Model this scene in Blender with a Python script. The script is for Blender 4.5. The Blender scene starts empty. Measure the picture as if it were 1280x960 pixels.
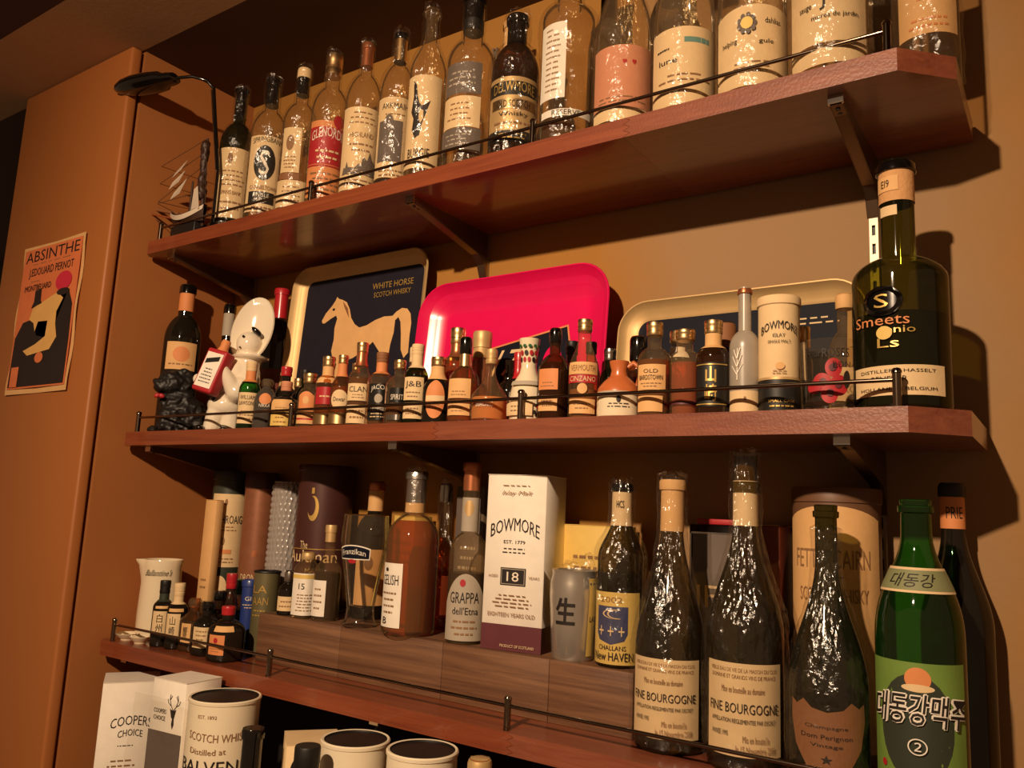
import bpy, bmesh, math, random
from mathutils import Vector, Matrix, noise

# ------------------------------------------------------------------ camera, world, lamp, exposure
sc = bpy.context.scene
COL = sc.collection
CAM = Vector((1.6611, -1.2023, 1.4724))
cam_d = bpy.data.cameras.new('camera'); cam = bpy.data.objects.new('camera', cam_d); COL.objects.link(cam)
_R = Vector((.82553847, .56256966, .0447394)); _U = Vector((.0517669, -.15442985, .98664665)); _F = Vector((-.56196657, .81219875, .15661027))
cam.matrix_world = Matrix(((_R.x, _U.x, -_F.x, CAM.x), (_R.y, _U.y, -_F.y, CAM.y), (_R.z, _U.z, -_F.z, CAM.z), (0, 0, 0, 1)))
cam_d.sensor_width = 36; cam_d.lens = 1021.6 / 1280 * 36; cam_d.clip_start = .02
sc.camera = cam

w = bpy.data.worlds.new('room_ambient'); sc.world = w; w.use_nodes = True
w.node_tree.nodes['Background'].inputs[0].default_value = (1, .56, .29, 1)
w.node_tree.nodes['Background'].inputs[1].default_value = .17

ld = bpy.data.lights.new('pendant_lamp_light', 'SPOT'); lo = bpy.data.objects.new('pendant_lamp_light', ld); COL.objects.link(lo)
lo.location = (1.30, -1.98, 2.36); ld.energy = 192; ld.color = (1, .71, .46); ld.shadow_soft_size = .025
ld.spot_size = math.radians(104); ld.spot_blend = 1
lo.rotation_euler = (Vector((.62, 0, 1.34)) - lo.location).to_track_quat('-Z', 'Y').to_euler()

vs = sc.view_settings
vs.view_transform = 'Standard'; vs.look = 'None'; vs.gamma = 1; vs.use_curve_mapping = False; vs.exposure = 0
sc.cycles.transparent_max_bounces = 48; sc.cycles.max_bounces = 8; sc.cycles.caustics_reflective = False; sc.cycles.caustics_refractive = False

D, DB, XA, XR, GB, TH = .25, .1955, 1.5181, 1.5727, .012, .0283
Z1, Z2, Z3, Z4 = 2.0213, 1.6054, 1.1844, .82
CEIL, PY, XL = 2.4539, -.2977, .010
STD = (.0765, .7594, 1.4454)
random.seed(7)

# ------------------------------------------------------------------ materials
def s2l(c):
    return tuple(((x / 12.92) if x <= .04045 else ((x + .055) / 1.055) ** 2.4) for x in (v / 255 for v in c))
MATS = {}
def mat(name, rgb, rough=.5, metal=0, var=.12, scale=40, bump=0, bscale=200, coat=0, stretch=(1, 1, 1), emit=0):
    if name in MATS: return MATS[name]
    m = bpy.data.materials.new(name); m.use_nodes = True; nt = m.node_tree; N = nt.nodes; L = nt.links
    b = N['Principled BSDF']; c = s2l(rgb)
    tc = N.new('ShaderNodeTexCoord'); mp = N.new('ShaderNodeMapping'); mp.inputs['Scale'].default_value = stretch
    nz = N.new('ShaderNodeTexNoise'); nz.inputs['Scale'].default_value = scale; nz.inputs['Detail'].default_value = 4
    L.new(tc.outputs['Object'], mp.inputs['Vector']); L.new(mp.outputs['Vector'], nz.inputs['Vector'])
    mx = N.new('ShaderNodeMix'); mx.data_type = 'RGBA'
    mx.inputs[6].default_value = (*[x * (1 - var) for x in c], 1); mx.inputs[7].default_value = (*[min(1, x * (1 + var)) for x in c], 1)
    L.new(nz.outputs['Fac'], mx.inputs[0]); L.new(mx.outputs[2], b.inputs['Base Color'])
    b.inputs['Roughness'].default_value = rough; b.inputs['Metallic'].default_value = metal
    b.inputs['Coat Weight'].default_value = coat; b.inputs['Coat Roughness'].default_value = .12
    if bump:
        n2 = N.new('ShaderNodeTexNoise'); n2.inputs['Scale'].default_value = bscale; n2.inputs['Detail'].default_value = 3
        bp = N.new('ShaderNodeBump'); bp.inputs['Strength'].default_value = bump; bp.inputs['Distance'].default_value = .002
        L.new(mp.outputs['Vector'], n2.inputs['Vector']); L.new(n2.outputs['Fac'], bp.inputs['Height']); L.new(bp.outputs['Normal'], b.inputs['Normal'])
    MATS[name] = m; return m

def glass(name, tint, haze=(.5, .4, .3), hz=.06, rough=.04, blend=.22, bump=0, bscale=60, gl=.95, minf=.04):
    """thin glass or film: tinted see-through, a fresnel gloss, a little haze"""
    if name in MATS: return MATS[name]
    m = bpy.data.materials.new(name); m.use_nodes = True; nt = m.node_tree; N = nt.nodes; L = nt.links
    for n in list(N):
        if n.type != 'OUTPUT_MATERIAL': N.remove(n)
    out = next(n for n in N if n.type == 'OUTPUT_MATERIAL')
    tr = N.new('ShaderNodeBsdfTransparent'); tr.inputs[0].default_value = (*tint, 1)
    df = N.new('ShaderNodeBsdfDiffuse'); df.inputs[0].default_value = (*haze, 1)
    g = N.new('ShaderNodeBsdfGlossy'); g.inputs['Color'].default_value = (gl, gl, gl, 1); g.inputs['Roughness'].default_value = rough
    a = N.new('ShaderNodeMixShader'); a.inputs[0].default_value = hz
    L.new(tr.outputs[0], a.inputs[1]); L.new(df.outputs[0], a.inputs[2])
    lw = N.new('ShaderNodeLayerWeight'); lw.inputs[0].default_value = blend
    mr = N.new('ShaderNodeMapRange'); mr.inputs[3].default_value = minf; mr.inputs[4].default_value = .9
    L.new(lw.outputs['Fresnel'], mr.inputs[0])
    mx = N.new('ShaderNodeMixShader'); L.new(mr.outputs[0], mx.inputs[0]); L.new(a.outputs[0], mx.inputs[1]); L.new(g.outputs[0], mx.inputs[2])
    if bump:
        tc = N.new('ShaderNodeTexCoord'); nz = N.new('ShaderNodeTexNoise'); nz.inputs['Scale'].default_value = bscale; nz.inputs['Detail'].default_value = 3; nz.inputs['Roughness'].default_value = .65
        nz.inputs['Distortion'].default_value = 1.5
        bp = N.new('ShaderNodeBump'); bp.inputs['Strength'].default_value = bump; bp.inputs['Distance'].default_value = .004
        L.new(tc.outputs['Object'], nz.inputs['Vector']); L.new(nz.outputs['Fac'], bp.inputs['Height'])
        L.new(bp.outputs['Normal'], g.inputs['Normal']); L.new(bp.outputs['Normal'], lw.inputs['Normal'])
    L.new(mx.outputs[0], out.inputs[0]); MATS[name] = m; return m

def film(name, fac, hz, rough, bump, bscale, tint=(.97, .96, .94)):
    """crinkled cling film: nearly clear, with a broken gloss"""
    m = bpy.data.materials.new(name); m.use_nodes = True; nt = m.node_tree; N = nt.nodes; L = nt.links
    for n in list(N):
        if n.type != 'OUTPUT_MATERIAL': N.remove(n)
    out = next(n for n in N if n.type == 'OUTPUT_MATERIAL')
    tr = N.new('ShaderNodeBsdfTransparent'); tr.inputs[0].default_value = (*tint, 1)
    df = N.new('ShaderNodeBsdfDiffuse'); df.inputs[0].default_value = (.8, .72, .6, 1)
    g = N.new('ShaderNodeBsdfGlossy'); g.inputs['Roughness'].default_value = rough
    tc = N.new('ShaderNodeTexCoord'); nz = N.new('ShaderNodeTexNoise'); nz.inputs['Scale'].default_value = bscale; nz.inputs['Detail'].default_value = 4; nz.inputs['Roughness'].default_value = .6; nz.inputs['Distortion'].default_value = 1.2
    bp = N.new('ShaderNodeBump'); bp.inputs['Strength'].default_value = bump; bp.inputs['Distance'].default_value = .006
    L.new(tc.outputs['Object'], nz.inputs['Vector']); L.new(nz.outputs['Fac'], bp.inputs['Height']); L.new(bp.outputs['Normal'], g.inputs['Normal'])
    a = N.new('ShaderNodeMixShader'); a.inputs[0].default_value = hz; L.new(tr.outputs[0], a.inputs[1]); L.new(df.outputs[0], a.inputs[2])
    lw = N.new('ShaderNodeLayerWeight'); lw.inputs[0].default_value = .1
    mr = N.new('ShaderNodeMapRange'); mr.inputs[3].default_value = fac; mr.inputs[4].default_value = .14; L.new(lw.outputs['Fresnel'], mr.inputs[0])
    mx = N.new('ShaderNodeMixShader'); L.new(mr.outputs[0], mx.inputs[0]); L.new(a.outputs[0], mx.inputs[1]); L.new(g.outputs[0], mx.inputs[2]); L.new(mx.outputs[0], out.inputs[0])
    MATS[name] = m; return m

def wood(name, c1, c2, rough=.4, coat=.3, sx=2, coatr=.15, grain=1):
    m = bpy.data.materials.new(name); m.use_nodes = True; nt = m.node_tree; N = nt.nodes; L = nt.links; b = N['Principled BSDF']
    tc = N.new('ShaderNodeTexCoord'); mp = N.new('ShaderNodeMapping'); mp.inputs['Scale'].default_value = (sx, 14, 22)
    nz = N.new('ShaderNodeTexNoise'); nz.inputs['Scale'].default_value = 4 * grain; nz.inputs['Detail'].default_value = 8; nz.inputs['Roughness'].default_value = .65; nz.inputs['Distortion'].default_value = .6
    rp = N.new('ShaderNodeValToRGB'); rp.color_ramp.elements[0].position = .3; rp.color_ramp.elements[1].position = .72
    rp.color_ramp.elements[0].color = (*s2l(c1), 1); rp.color_ramp.elements[1].color = (*s2l(c2), 1)
    L.new(tc.outputs['Object'], mp.inputs[0]); L.new(mp.outputs[0], nz.inputs['Vector']); L.new(nz.outputs['Fac'], rp.inputs[0]); L.new(rp.outputs[0], b.inputs['Base Color'])
    bp = N.new('ShaderNodeBump'); bp.inputs['Strength'].default_value = .25; bp.inputs['Distance'].default_value = .0012
    n3 = N.new('ShaderNodeTexNoise'); n3.inputs['Scale'].default_value = 260; L.new(tc.outputs['Object'], n3.inputs['Vector'])
    L.new(n3.outputs['Fac'], bp.inputs['Height']); L.new(bp.outputs[0], b.inputs['Normal'])
    b.inputs['Roughness'].default_value = rough; b.inputs['Coat Weight'].default_value = coat; b.inputs['Coat Roughness'].default_value = coatr
    MATS[name] = m; return m

wood('shelf_wood', (112, 50, 29), (150, 77, 44), .42, .6, .8, .10)
wood('shelf_wood_rough', (116, 58, 40), (150, 86, 60), .36, .6, 1.6, .14)
wood('riser_wood', (84, 54, 36), (140, 100, 70), .6, .08, .8, .4)
wood('counter_wood', (80, 44, 28), (110, 64, 40), .5, .2)
def wall_paint():
    m = mat('plaster_back', (168, 117, 48), .8, var=.10, scale=7, bump=.35, bscale=70); nt = m.node_tree; N = nt.nodes; L = nt.links
    old = next(n for n in N if n.type == 'MIX'); b = N['Principled BSDF']; tc = next(n for n in N if n.type == 'TEX_COORD')
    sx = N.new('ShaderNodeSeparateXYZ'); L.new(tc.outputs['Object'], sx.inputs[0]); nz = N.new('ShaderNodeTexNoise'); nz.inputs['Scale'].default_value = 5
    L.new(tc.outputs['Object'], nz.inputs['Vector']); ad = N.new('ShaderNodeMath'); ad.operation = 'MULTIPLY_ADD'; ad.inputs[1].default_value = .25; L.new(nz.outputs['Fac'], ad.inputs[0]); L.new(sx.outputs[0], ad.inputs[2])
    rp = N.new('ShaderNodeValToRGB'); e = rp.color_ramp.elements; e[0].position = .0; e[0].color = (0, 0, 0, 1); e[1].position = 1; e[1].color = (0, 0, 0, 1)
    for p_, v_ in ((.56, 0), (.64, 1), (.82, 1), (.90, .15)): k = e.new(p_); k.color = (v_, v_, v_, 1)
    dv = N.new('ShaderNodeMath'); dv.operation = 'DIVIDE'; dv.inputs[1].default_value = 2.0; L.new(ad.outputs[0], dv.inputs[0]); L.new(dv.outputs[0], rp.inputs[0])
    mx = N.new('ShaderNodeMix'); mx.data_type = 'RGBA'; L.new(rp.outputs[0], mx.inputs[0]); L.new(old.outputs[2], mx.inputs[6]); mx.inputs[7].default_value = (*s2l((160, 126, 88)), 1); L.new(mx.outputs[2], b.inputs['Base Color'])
wall_paint()
mat('plaster_left', (165, 102, 50), .75, var=.08, scale=5, bump=.08, bscale=90)
mat('panel_paint', (169, 103, 51), .5, var=.06, scale=4, bump=.04, bscale=60)
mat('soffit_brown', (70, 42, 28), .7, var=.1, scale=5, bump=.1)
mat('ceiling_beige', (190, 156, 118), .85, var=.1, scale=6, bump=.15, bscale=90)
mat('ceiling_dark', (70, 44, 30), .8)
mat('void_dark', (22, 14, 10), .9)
mat('chrome', (200, 196, 190), .12, 1, var=.02)
mat('rail_metal', (134, 118, 104), .16, 1, var=.05)
mat('standard_metal', (178, 164, 144), .45, .8, var=.08)
mat('bracket_metal', (128, 104, 84), .35, .9, var=.1)
mat('gold', (226, 192, 140), .34, 1, var=.08)
mat('gold_dull', (208, 174, 120), .48, .4, var=.1)
mat('copper', (198, 124, 84), .32, .75, var=.1)
mat('silver', (190, 186, 180), .25, 1, var=.08)
mat('silver_foil', (176, 170, 166), .3, .9, var=.15, bump=.6, bscale=120)
mat('black_gloss', (14, 12, 11), .12, coat=.5)
mat('black_matte', (22, 19, 17), .5)
mat('black_ink', (30, 22, 18), .6)
mat('brown_ink', (146, 108, 72), .7)
mat('red_ink', (176, 34, 34), .6)
mat('white_ink', (238, 226, 206), .6)
mat('gold_ink', (214, 176, 96), .35, .5)
mat('paper_cream', (230, 200, 152), .7, bump=.1)
mat('paper_white', (244, 234, 218), .7, bump=.05)
mat('paper_tan', (226, 178, 118), .7, bump=.1)
mat('paper_orange', (220, 140, 84), .65)
mat('paper_grey', (176, 164, 146), .7)
mat('paper_slate', (104, 92, 84), .7)
mat('paper_pink', (206, 138, 104), .7)
mat('paper_red', (176, 36, 44), .5)
mat('paper_brown', (140, 92, 56), .7)
mat('paper_black', (24, 22, 20), .5)
mat('paper_green', (112, 142, 62), .5, var=.25, scale=25)
mat('paper_yellow', (226, 192, 104), .6)
mat('paper_blue', (62, 66, 104), .6)
mat('paper_sage', (132, 136, 96), .6)
mat('teal_ink', (104, 146, 138), .6)
mat('cork', (212, 160, 106), .8, bump=.5, scale=120)
mat('red_cap', (186, 36, 44), .35, coat=.3)
mat('green_cap', (36, 94, 48), .4, coat=.3)
mat('blue_cap', (40, 60, 128), .4, coat=.3)
mat('olive_tin', (112, 104, 72), .45, .3)
mat('ceramic_cream', (236, 220, 188), .12, coat=.6, var=.04)
mat('ceramic_white', (240, 228, 204), .1, coat=.8, var=.03)
mat('terracotta', (196, 108, 60), .3, coat=.5)
mat('poodle_black', (26, 23, 22), .5, var=.3, scale=120)
mat('tray_red', (228, 22, 92), .28, coat=.4, var=.06)
mat('tray_navy', (38, 36, 46), .5, coat=.0, var=.2)
mat('tray_navy_dark', (24, 26, 38), .55)
for k_ in ('tray_navy', 'tray_navy_dark'): MATS[k_].node_tree.nodes['Principled BSDF'].inputs['Specular IOR Level'].default_value = .12
mat('maroon', (96, 44, 52), .5)
mat('tin_maroon', (78, 44, 40), .4, .2, var=.15)
mat('tin_copper', (150, 96, 68), .4, .3, var=.2, scale=80)
mat('tin_green', (52, 58, 46), .45)
mat('tin_white', (236, 222, 192), .45, var=.04)
mat('tin_brown', (110, 76, 52), .5)
mat('steel', (200, 192, 180), .26, .75, var=.08, stretch=(1, 1, .05), scale=90)
mat('poster_orange', (222, 122, 74), .6)
mat('poster_dark', (40, 28, 26), .6)
mat('poster_pink', (206, 44, 70), .6)
mat('poster_cream', (232, 180, 104), .6)
mat('sail', (206, 190, 170), .7)
mat('hull_dark', (56, 34, 24), .5)
mat('rope', (80, 56, 38), .8)
mat('book_red', (112, 52, 36), .5)
mat('screen_grey', (120, 108, 100), .3, var=.5, scale=5)
G_CLEAR = glass('glass_clear', (.93, .86, .73), (.70, .48, .26), .06, blend=.10, minf=.03)
G_THIN = glass('glass_thin', (.965, .945, .91), (.7, .6, .45), .012, blend=.14, minf=.02)
L_WHISKY = glass('liquid_whisky', (.60, .20, .045), (.50, .15, .025), .22, blend=.05, minf=0)
G_FROST = glass('glass_frosted', (.55, .52, .48), (.6, .52, .42), .55, .3)
G_MOSS = glass('glass_moss', (.34, .33, .085), (.05, .05, .015), .14, blend=.13)
G_GREEN = glass('glass_green', (.15, .52, .14), (.03, .11, .02), .10)
G_DGREEN = glass('glass_dark_green', (.20, .20, .05), (.03, .032, .008), .2, blend=.11)
G_OLIVE = glass('glass_olive', (.34, .29, .10), (.07, .05, .015), .14, blend=.11)
G_BLACK = glass('glass_black', (.05, .04, .03), (.02, .015, .01), .6, blend=.14)
G_AMBER = glass('glass_amber', (.80, .50, .26), (.4, .2, .08), .10)
G_BROWN = glass('glass_brown', (.38, .18, .08), (.1, .04, .015), .2)
G_GREY = glass('glass_grey', (.6, .55, .5), (.3, .26, .22), .2)
L_AMBER = glass('liquid_amber', (.80, .36, .11), (.75, .28, .06), .24, blend=.05, minf=.0)
L_RED = glass('liquid_red', (.72, .24, .13), (.66, .2, .11), .3, blend=.05, minf=0)
L_ORANGE = glass('liquid_orange', (.92, .5, .22), (.95, .40, .14), .5, blend=.05, minf=0)
L_DARK = glass('liquid_dark', (.10, .05, .03), (.04, .018, .01), .5, blend=.05, minf=0)
L_BLACK = glass('liquid_black', (.01, .01, .005), (.01, .008, .004), .9, blend=.05, minf=0)
L_BROWN = glass('liquid_brown', (.48, .17, .05), (.34, .11, .025), .26, blend=.05, minf=0)
BUBBLE = glass('bubble_wrap', (.62, .58, .55), (.85, .76, .70), .42, .12, .3)
WRAP = film('plastic_wrap', .07, .004, .16, .25, 90)
WRAPD = film('plastic_wrap_dense', .085, .004, .15, .25, 90)

# ------------------------------------------------------------------ mesh helpers
def M(m): return MATS[m] if isinstance(m, str) else m
def link(name, me, m, parent=None, loc=None):
    o = bpy.data.objects.new(name, me); COL.objects.link(o)
    if m is not None: me.materials.append(M(m))
    if parent is not None: o.parent = parent
    if loc is not None: o.location = loc
    return o
def mk(name, V, Fc, m, parent=None, smooth=False, ang=40, loc=None):
    me = bpy.data.meshes.new(name); me.from_pydata([tuple(v) for v in V], [], Fc); me.update()
    if smooth:
        for p in me.polygons: p.use_smooth = True
        me.set_sharp_from_angle(angle=math.radians(ang))
    return link(name, me, m, parent, loc)
def frombm(name, bm, m, parent=None, smooth=False, ang=40, loc=None):
    me = bpy.data.meshes.new(name); bm.to_mesh(me); bm.free()
    if smooth:
        for p in me.polygons: p.use_smooth = True
        me.set_sharp_from_angle(angle=math.radians(ang))
    return link(name, me, m, parent, loc)
def tag(o, label, cat, group=None, kind=None):
    o['label'] = label
    if cat: o['category'] = cat
    if group: o['group'] = group
    if kind: o['kind'] = kind
    return o
def thing(name, label, cat, loc, rz=0, group=None):
    o = bpy.data.objects.new(name, None); COL.objects.link(o); o.location = loc; o.rotation_euler = (0, 0, rz); o.empty_display_size = .02
    return tag(o, label, cat, group)
def box_vf(x0, x1, y0, y1, z0, z1):
    V = [(x0, y0, z0), (x1, y0, z0), (x1, y1, z0), (x0, y1, z0), (x0, y0, z1), (x1, y0, z1), (x1, y1, z1), (x0, y1, z1)]
    return V, [(0, 3, 2, 1), (4, 5, 6, 7), (0, 1, 5, 4), (1, 2, 6, 5), (2, 3, 7, 6), (3, 0, 4, 7)]
def bevbox(name, x0, x1, y0, y1, z0, z1, m, parent=None, bev=.002, seg=2):
    bm = bmesh.new(); V, Fc = box_vf(x0, x1, y0, y1, z0, z1); vs_ = [bm.verts.new(v) for v in V]
    for f in Fc: bm.faces.new([vs_[i] for i in f])
    if bev: bmesh.ops.bevel(bm, geom=list(bm.edges), offset=bev, segments=seg, affect='EDGES', profile=.5)
    return frombm(name, bm, m, parent, True, 50)
def tube_vf(pts, r, seg=8):
    V = []; Fc = []; pts = [Vector(p) for p in pts]; n = len(pts)
    for i, p in enumerate(pts):
        t = (pts[min(i + 1, n - 1)] - pts[max(i - 1, 0)]).normalized()
        a = t.cross(Vector((0, 0, 1)));
        if a.length < .05: a = t.cross(Vector((0, 1, 0)))
        a.normalize(); b = t.cross(a); rr = r[i] if isinstance(r, (list, tuple)) else r
        V += [p + (a * math.cos(k * math.tau / seg) + b * math.sin(k * math.tau / seg)) * rr for k in range(seg)]
    for i in range(n - 1):
        for k in range(seg): Fc.append((i * seg + k, i * seg + (k + 1) % seg, (i + 1) * seg + (k + 1) % seg, (i + 1) * seg + k))
    Fc.append(tuple(range(seg))[::-1]); Fc.append(tuple((n - 1) * seg + k for k in range(seg)))
    return V, Fc
def tube(name, pts, r, m, parent=None, seg=8):
    V, Fc = tube_vf(pts, r, seg); return mk(name, V, Fc, m, parent, True, 60)
def lathe_vf(prof, seg=28, rf=None, close0=True, close1=True):
    V = []; Fc = []; n = len(prof)
    for r, z in prof:
        for k in range(seg):
            a = k * math.tau / seg; rr = r if rf is None else rf(r, z, a)
            V.append((rr * math.cos(a), rr * math.sin(a), z))
    for i in range(n - 1):
        for k in range(seg): Fc.append((i * seg + k, i * seg + (k + 1) % seg, (i + 1) * seg + (k + 1) % seg, (i + 1) * seg + k))
    if close0: Fc.append(tuple(range(seg))[::-1])
    if close1: Fc.append(tuple((n - 1) * seg + k for k in range(seg)))
    return V, Fc
def lathe(name, prof, m, parent=None, seg=28, close0=True, close1=True, loc=None, ang=35, rf=None):
    V, Fc = lathe_vf(prof, seg, rf, close0, close1); return mk(name, V, Fc, m, parent, True, ang, loc)

_TXT = {}
def text2d(s, off=0):
    """outline of a word, scaled into the unit box -.5..+.5 by 0..1"""
    if (s, off) in _TXT: return _TXT[s, off]
    c = bpy.data.curves.new('t', 'FONT'); c.body = s; c.resolution_u = 2; c.offset = off; o = bpy.data.objects.new('t', c); COL.objects.link(o)
    dg = bpy.context.evaluated_depsgraph_get(); me = o.evaluated_get(dg).to_mesh()
    V = [v.co.copy() for v in me.vertices]; Fc = [tuple(p.vertices) for p in me.polygons]
    bpy.data.objects.remove(o); bpy.data.curves.remove(c)
    x0 = min(v.x for v in V); x1 = max(v.x for v in V); y0 = min(v.y for v in V); y1 = max(v.y for v in V)
    _TXT[s, off] = ([((v.x - x0) / (x1 - x0) - .5, (v.y - y0) / max(y1 - y0, 1e-6)) for v in V], Fc); return _TXT[s, off]
def arc_bend(V, bow):  # lifts the middle of a word
    return [(x, y + bow * (1 - 4 * x * x)) for x, y in V]
def blob(name, parts, m, parent=None, voxel=.003, smooth=6, disp=0, dscale=60, loc=None):
    """one continuous surface grown around ellipsoids (centre, radii, optional rotation) and capsules"""
    bm = bmesh.new()
    for p in parts:
        c, r = Vector(p[0]), p[1]
        if len(p) > 2 and p[2] == 'c':      # capsule chain c -> p[3]
            e = Vector(p[3]); r2 = p[4]; n = max(2, int((e - c).length / (min(r, r2) * .5)))
            for i in range(n + 1):
                t = i / n; mtx = Matrix.Translation(c.lerp(e, t)) @ Matrix.Scale(r + (r2 - r) * t, 4)
                bmesh.ops.create_icosphere(bm, subdivisions=2, radius=1, matrix=mtx)
        else:
            rot = Matrix.Rotation(math.radians(p[2][0]), 4, p[2][1]) if len(p) > 2 else Matrix()
            bmesh.ops.create_icosphere(bm, subdivisions=3, radius=1, matrix=Matrix.Translation(c) @ rot @ Matrix.Diagonal((*r, 1)))
    me = bpy.data.meshes.new(name); bm.to_mesh(me); bm.free(); o = bpy.data.objects.new('tmp', me); COL.objects.link(o)
    md = o.modifiers.new('r', 'REMESH'); md.mode = 'VOXEL'; md.voxel_size = voxel
    if smooth: ms = o.modifiers.new('s', 'SMOOTH'); ms.iterations = smooth; ms.factor = .5
    dg = bpy.context.evaluated_depsgraph_get(); me2 = bpy.data.meshes.new_from_object(o.evaluated_get(dg)); bpy.data.objects.remove(o)
    if disp:
        nn = [v.normal.copy() for v in me2.vertices]
        for v, n in zip(me2.vertices, nn): v.co += n * disp * noise.turbulence(v.co * dscale, 3, False)
    for p in me2.polygons: p.use_smooth = True
    me2.name = name; return link(name, me2, m, parent, loc)

# ------------------------------------------------------------------ revolved things: bottles, tins, jars
class Rev:
    """a revolved body with labels that follow its surface; angles are measured from the side that faces the room"""
    def __init__(s, root, prof, sq=0, hs=0, hn=1, face=None):
        s.root = root; s.prof = prof; s.sq = sq; s.hs = hs; s.hn = hn; s.n = 0
        l = root.location; s.phi = math.atan2(CAM.y - l.y, CAM.x - l.x) if face is None else face
        s.sqa = -math.pi / 2
    def rz(s, z):
        p = s.prof
        if z <= p[0][1]: return p[0][0]
        for (r0, z0), (r1, z1) in zip(p, p[1:]):
            if z <= z1: return r0 + (r1 - r0) * ((z - z0) / (z1 - z0) if z1 > z0 else 1)
        return p[-1][0]
    def r(s, z, a, base=None):
        b = s.rz(z) if base is None else base
        if not s.sq: return b
        w_ = 1 if z <= s.hs else max(0, 1 - (z - s.hs) / max(1e-6, s.hn - s.hs))
        n = 5; m_ = 1 / (abs(math.cos(a - s.sqa)) ** n + abs(math.sin(a - s.sqa)) ** n) ** (1 / n)
        return b * (1 + (m_ - 1) * w_ * s.sq)
    def rf(s, r, z, a): return s.r(z, a, r)
    def P(s, a, z, e): rr = s.r(z, a) + e; return (rr * math.cos(a), rr * math.sin(a), z)
    def eps(s): s.n += 1; return .0004 + .00022 * s.n
    def patch(s, u, w_, z0, z1, m, name='label', parent=None, arch=0, wob=0):
        e = s.eps(); na = max(3, int(abs(w_) / 5)); nz = 6 if z1 - z0 > .01 else 2
        V = []; Fc = []
        for i in range(nz + 1):
            for k in range(na + 1):
                t = -1 + 2 * k / na; zt = z1 + arch * (1 - t * t) if i == nz else None
                z = z0 + (z1 + arch * (1 - t * t) - z0) * i / nz + wob * math.sin(k * 2.3) * (i / nz)
                V.append(s.P(s.phi + math.radians(u + w_ * t), z, e))
        for i in range(nz):
            for k in range(na): a = i * (na + 1) + k; Fc.append((a, a + 1, a + na + 2, a + na + 1))
        return mk(name, V, Fc, m, parent or s.root, True)
    def oval(s, u, z, w_, h, m, name='label', parent=None):
        e = s.eps(); V = [s.P(s.phi + math.radians(u), z, e)]; n = 28; Fc = []
        for rr in (.2, .4, .6, .8, 1):
            for k in range(n): V.append(s.P(s.phi + math.radians(u + w_ * rr * math.cos(k * math.tau / n)), z + h * rr * math.sin(k * math.tau / n), e))
        for k in range(n):
            Fc.append((0, 1 + k, 1 + (k + 1) % n))
            for j in range(4): a = 1 + j * n; Fc.append((a + k, a + n + k, a + n + (k + 1) % n, a + (k + 1) % n))
        return mk(name, V, Fc, m, parent or s.root, True)
    def poly(s, u, z, pts, w_, h, m, name='emblem', parent=None):
        e = s.eps(); bm = bmesh.new(); f = bm.faces.new([bm.verts.new((x, y, 0)) for x, y in pts]); bmesh.ops.triangulate(bm, faces=[f])
        if w_ > 12:
            for _ in range(2): bmesh.ops.subdivide_edges(bm, edges=list(bm.edges), cuts=1, use_grid_fill=True)
        bm.verts.index_update()
        V = [s.P(s.phi + math.radians(u + w_ * v.co.x), z + h * v.co.y, e) for v in bm.verts]; bm.verts.index_update()
        Fc = [tuple(v.index for v in f.verts) for f in bm.faces]; bm.free(); return mk(name, V, Fc, m, parent or s.root)
    def text(s, u, w_, z0, z1, t, m, parent=None, bow=0, slant=0, lift=0, off=0):
        e = s.eps() + .0003 + lift; V, Fc = text2d(t, off)
        bm = bmesh.new(); bv = [bm.verts.new((x, y, 0)) for x, y in V]
        for f in Fc:
            try: bm.faces.new([bv[i] for i in f])
            except ValueError: pass
        for _ in range(4):      # short edges, so that wide strokes follow the curve
            le = [e_ for e_ in bm.edges if abs(e_.verts[0].co.x - e_.verts[1].co.x) * 2 * w_ > 5]
            if not le: break
            bmesh.ops.subdivide_edges(bm, edges=le, cuts=1); bmesh.ops.triangulate(bm, faces=[f for f in bm.faces if len(f.verts) > 3])
        bm.verts.index_update(); V = [(v.co.x, v.co.y) for v in bm.verts]; Fc = [tuple(v.index for v in f.verts) for f in bm.faces]; bm.free()
        return mk('lettering', [s.P(s.phi + math.radians(u + 2 * w_ * (x + slant * y)), z0 + (z1 - z0) * (y + bow * (1 - 4 * x * x)), e) for x, y in V], Fc, m, parent or s.root)
    def lines(s, u, w_, z0, z1, n, m='brown_ink', parent=None, name='small_print'):
        e = s.eps(); V = []; Fc = []; rnd = random.Random(int(u * 31 + w_ * 7 + z0 * 1e4) + n)
        for i in range(n):
            z = z1 + (z0 - z1) * (i + .5) / n; h = (z1 - z0) / n * .3; ww = w_ * rnd.uniform(.55, 1); x = -ww
            while x < ww:
                l = min(rnd.uniform(.12, .4) * w_, ww - x)
                if l > .03 * w_:
                    b = len(V); k = 3
                    for zz in (z - h / 2, z + h / 2):
                        for j in range(k): V.append(s.P(s.phi + math.radians(u + x + l * j / (k - 1)), zz, e))
                    Fc += [(b, b + 1, b + k + 1, b + k), (b + 1, b + 2, b + k + 2, b + k + 1)]
                x += l + .09 * w_
        return mk(name, V, Fc, m, parent or s.root)
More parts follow.
